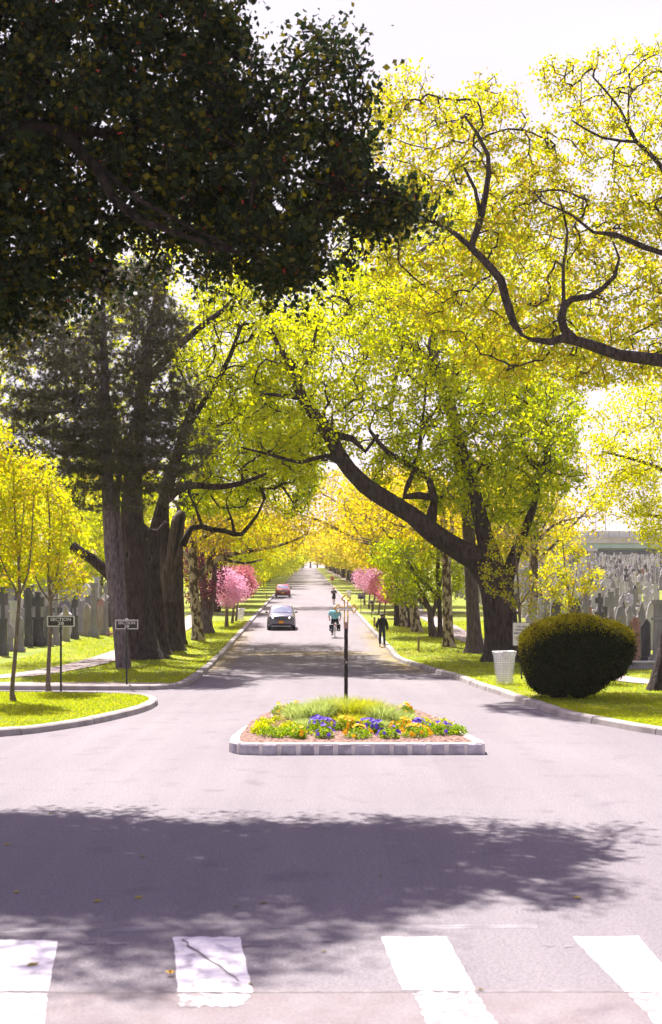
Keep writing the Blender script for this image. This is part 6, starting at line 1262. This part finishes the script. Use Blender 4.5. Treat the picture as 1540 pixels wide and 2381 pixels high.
# ---------------------------------------------------------------- highway overpass
M['ovc'] = noisy('overpass_concrete', (.44, .385, .41), (.52, .47, .49), .3, 6, .9, stretch=(1, 1, .2)); M['ovg'] = noisy('girder_paint', (.32, .42, .44), (.38, .47, .49), .5, 5, .7); M['ovp'] = noisy('barrier_panel', (.50, .48, .54), (.58, .56, .62), .4, 5, .6); M['ovd'] = pmat('underdeck_shade', (.05, .06, .09), .9)
op = empty('overpass', (103, 352, 10), 'highway overpass with pale barrier panels and green girder crossing behind the graves', 'bridge')
Z = lambda y: CAMZ+(Y0-y)*352/F-10
mb = MB(); mb.box((0, 5, (Z(1250)+Z(1263.7))/2), (150, 12, Z(1250)-Z(1263.7))); mb.box((0, 5, Z(1249.8)), (150, 12.6, .25)); mb.build('deck', M['ovc'], op)
mb = MB(); mb.box((0, -.2, (Z(1264)+Z(1275))/2), (150, .6, Z(1264)-Z(1275)-.01)); mb.box((0, 9.5, (Z(1264)+Z(1275))/2), (150, .6, Z(1264)-Z(1275)-.01))
for k in range(30): mb.box((-72+5*k, -.55, (Z(1264)+Z(1275))/2), (.15, .2, Z(1264)-Z(1275)-.1))
mb.build('girder', M['ovg'], op)
mb = MB(); [mb.box((-73.5+2.8*k, -.6, (Z(1235)+Z(1249))/2), (2.65, .10, Z(1235)-Z(1249))) for k in range(53)]; mb.build('barrier', M['ovp'], op)
mb = MB(); [mb.box((-74.9+2.8*k, -.6, (Z(1235)+Z(1249))/2+.1), (.12, .22, Z(1234)-Z(1249))) for k in range(54)]; mb.build('barrier_post', M['greycloth'], op)
for k in range(5):
    mb = MB(); xx = -58+26*k; mb.box((xx, 4.5, Z(1275)/2+.5), (1.6, 9, Z(1275)+3)); mb.box((xx, 4.5, Z(1275)-.4), (3.2, 11, .8)); mb.build('pier', M['ovc'], op)
mb = MB(); mb.box((0, 22, Z(1277)/2), (148, 2, Z(1277)+3)); mb.build('underdeck_shade', M['ovd'], op)  # dark wall added behind the piers, stands for shade under the deck
for cx, hh_, lab in ((1386, 14, 'tall thin lamp post rising from the overpass, left one'), (1408, 8, 'shorter thin post on the overpass, right of the tall lamp post')):
    x = (cx-XC)*353/F; r = empty('lamp_post', (x, 353, 10+Z(1249)), lab, 'lamp post', 'posts on the overpass'); mb = MB(); mb.tube([(0, 0, 0), (0, 0, hh_)], [.12, .07], 6); mb.build('pole', M['greycloth'], r)
    mb = MB(); mb.tube([(0, 0, hh_-.1), (1.6, 0, hh_+.4)], .05, 5); mb.box((1.9, 0, hh_+.4), (.8, .3, .15)); mb.build('lamp_arm', M['greycloth'], r)

# ---------------------------------------------------------------- fallen leaves and grass
random.seed(9)
M['fallen'] = leafmat('fallen_leaf', [(.30, .24, .03), (.36, .30, .05), (.20, .13, .04)], .2)
for k, (x, y, lab) in enumerate(((118, 1892, 'fallen yellow leaf highest on the left of the shaded road'), (332, 1992, 'fallen yellow-green leaf in the shade, a third from the left'), (323, 2088, 'brownish leaf lying in the deep shade above the second stripe'), (38, 2075, 'yellow leaf by the left edge in the deepest shade'), (228, 2096, 'small leaf left of the brownish one'), (612, 2100, 'ochre leaf near the road centre above the pale seam'), (1342, 2088, 'dry leaf alone at the right end of the shadow'), (77, 2244, 'yellow leaf lying on the leftmost stripe'), (752, 2213, 'tiny yellow leaf between the second and third stripes'), (550, 2109, 'dark leaf bit left of the ochre one'), (18, 1964, 'leaf at the left edge in the upper shade'), (885, 2036, 'tiny dark leaf in the middle of the shade'), (582, 2288, 'small yellow leaf at the right edge of the second stripe'), (1117, 2301, 'tiny yellow leaf at the corner of the third stripe'))):
    g = G(x, y, .005); L_ = .035 if k in (9, 11, 8, 12, 13) else .055; a_ = random.uniform(0, 6.28)
    o = MB(); vs = [(-L_, 0, .004), (-L_*.3, L_*.42, .016), (L_*.5, L_*.32, .012), (L_, 0, .02), (L_*.5, -L_*.32, .006), (-L_*.3, -L_*.42, .004), (0, 0, .002)]
    o.add([(v_[0]*math.cos(a_)-v_[1]*math.sin(a_), v_[0]*math.sin(a_)+v_[1]*math.cos(a_), v_[2]) for v_ in vs], [(6, i, (i+1) % 6) for i in range(6)]); q = o.build('fallen_leaf', M['fallen']); q.location = g; tag(q, lab, 'leaf', 'leaves fallen on the road')
g = G(396, 2268, .005); o = empty('fallen_blossom', g, 'orange blossom lying on the road left of the second stripe', 'flower'); mb = MB()
for k in range(7):
    a_ = 2*math.pi*k/7; mb.add([(0, 0, .01), (.030*math.cos(a_-.35), .030*math.sin(a_-.35), .035), (.042*math.cos(a_), .042*math.sin(a_), .03), (.030*math.cos(a_+.35), .030*math.sin(a_+.35), .035)], [(0, 1, 2, 3)])
mb.build('petals', M['marig'], o); mb = MB(); mb.ball((0, 0, .028), (.013, .013, .012)); mb.build('flower_centre', M['bark'], o)
# grass blades on the verges
def scatter(n, fx, y0, y1, pw=1.6):
    o = []; u_ = rng.uniform(0, 1, n); ys_ = y0*(y1/y0)**u_
    for y in ys_:
        r_ = fx(y)
        if r_: o.append((random.uniform(*r_), y))
    return o
pts = scatter(60000, lambda y: (rk(y)+.3, min(rk(y)+9, .27*y)) if rk(y)+.5 < .27*y else None, 27, 95)+scatter(42000, lambda y: (max(lk(y)-9, -.27*y), lk(y)-.3), 43.0, 95)
isl_poly = [(p.x, p.y) for p in inner]; qx = rng.uniform(-10.6, -5.0, 42000); qy = rng.uniform(27.8, 40, 42000); ins, _ = np_poly_test(qx, qy, isl_poly); pts += list(zip(qx[ins], qy[ins]))
def onpath(tab, x, y, hw):
    for (x0, y0), (x1, y1) in zip(tab, tab[1:]):
        dx, dy = x1-x0, y1-y0; t = max(0, min(1, ((x-x0)*dx+(y-y0)*dy)/(dx*dx+dy*dy)))
        if math.hypot(x-x0-t*dx, y-y0-t*dy) < hw: return True
    return False
pts = [p for p in pts if not onpath(LP, p[0], p[1], .85) and not onpath(RP, p[0], p[1], .85) and not (p[0] < -5 and 42.4 < p[1] < 43.9)]
pp = np.array([(x, y, gz(x, y)+.12) for x, y in pts]); n = len(pp)
o = tri_blades('grass', pp, rdirs(n, .45), rng.uniform(.04, .09, n)*(.7+pp[:, 1]/90), .010+pp[:, 1]*.00022, M['blade'], None)
tag(o, 'fresh green grass blades covering the verges beside the road', 'grass', kind='stuff')

# ---------------------------------------------------------------- the air
hz = MB(); hz.box((0, 450, 25), (700, 1300, 72)); hm = bpy.data.materials.new('air'); hm.use_nodes = True
n_, l_ = hm.node_tree.nodes, hm.node_tree.links; n_.clear(); pv = n_.new('ShaderNodeVolumePrincipled'); om = n_.new('ShaderNodeOutputMaterial')
pv.inputs['Color'].default_value = (1.0, 0.95, 0.90, 1); pv.inputs['Density'].default_value = 0.00016; pv.inputs['Anisotropy'].default_value = 0.3; l_.new(pv.outputs[0], om.inputs['Volume'])
tag(hz.build('haze', hm), 'thin pale spring haze over the whole avenue', 'haze', kind='stuff')
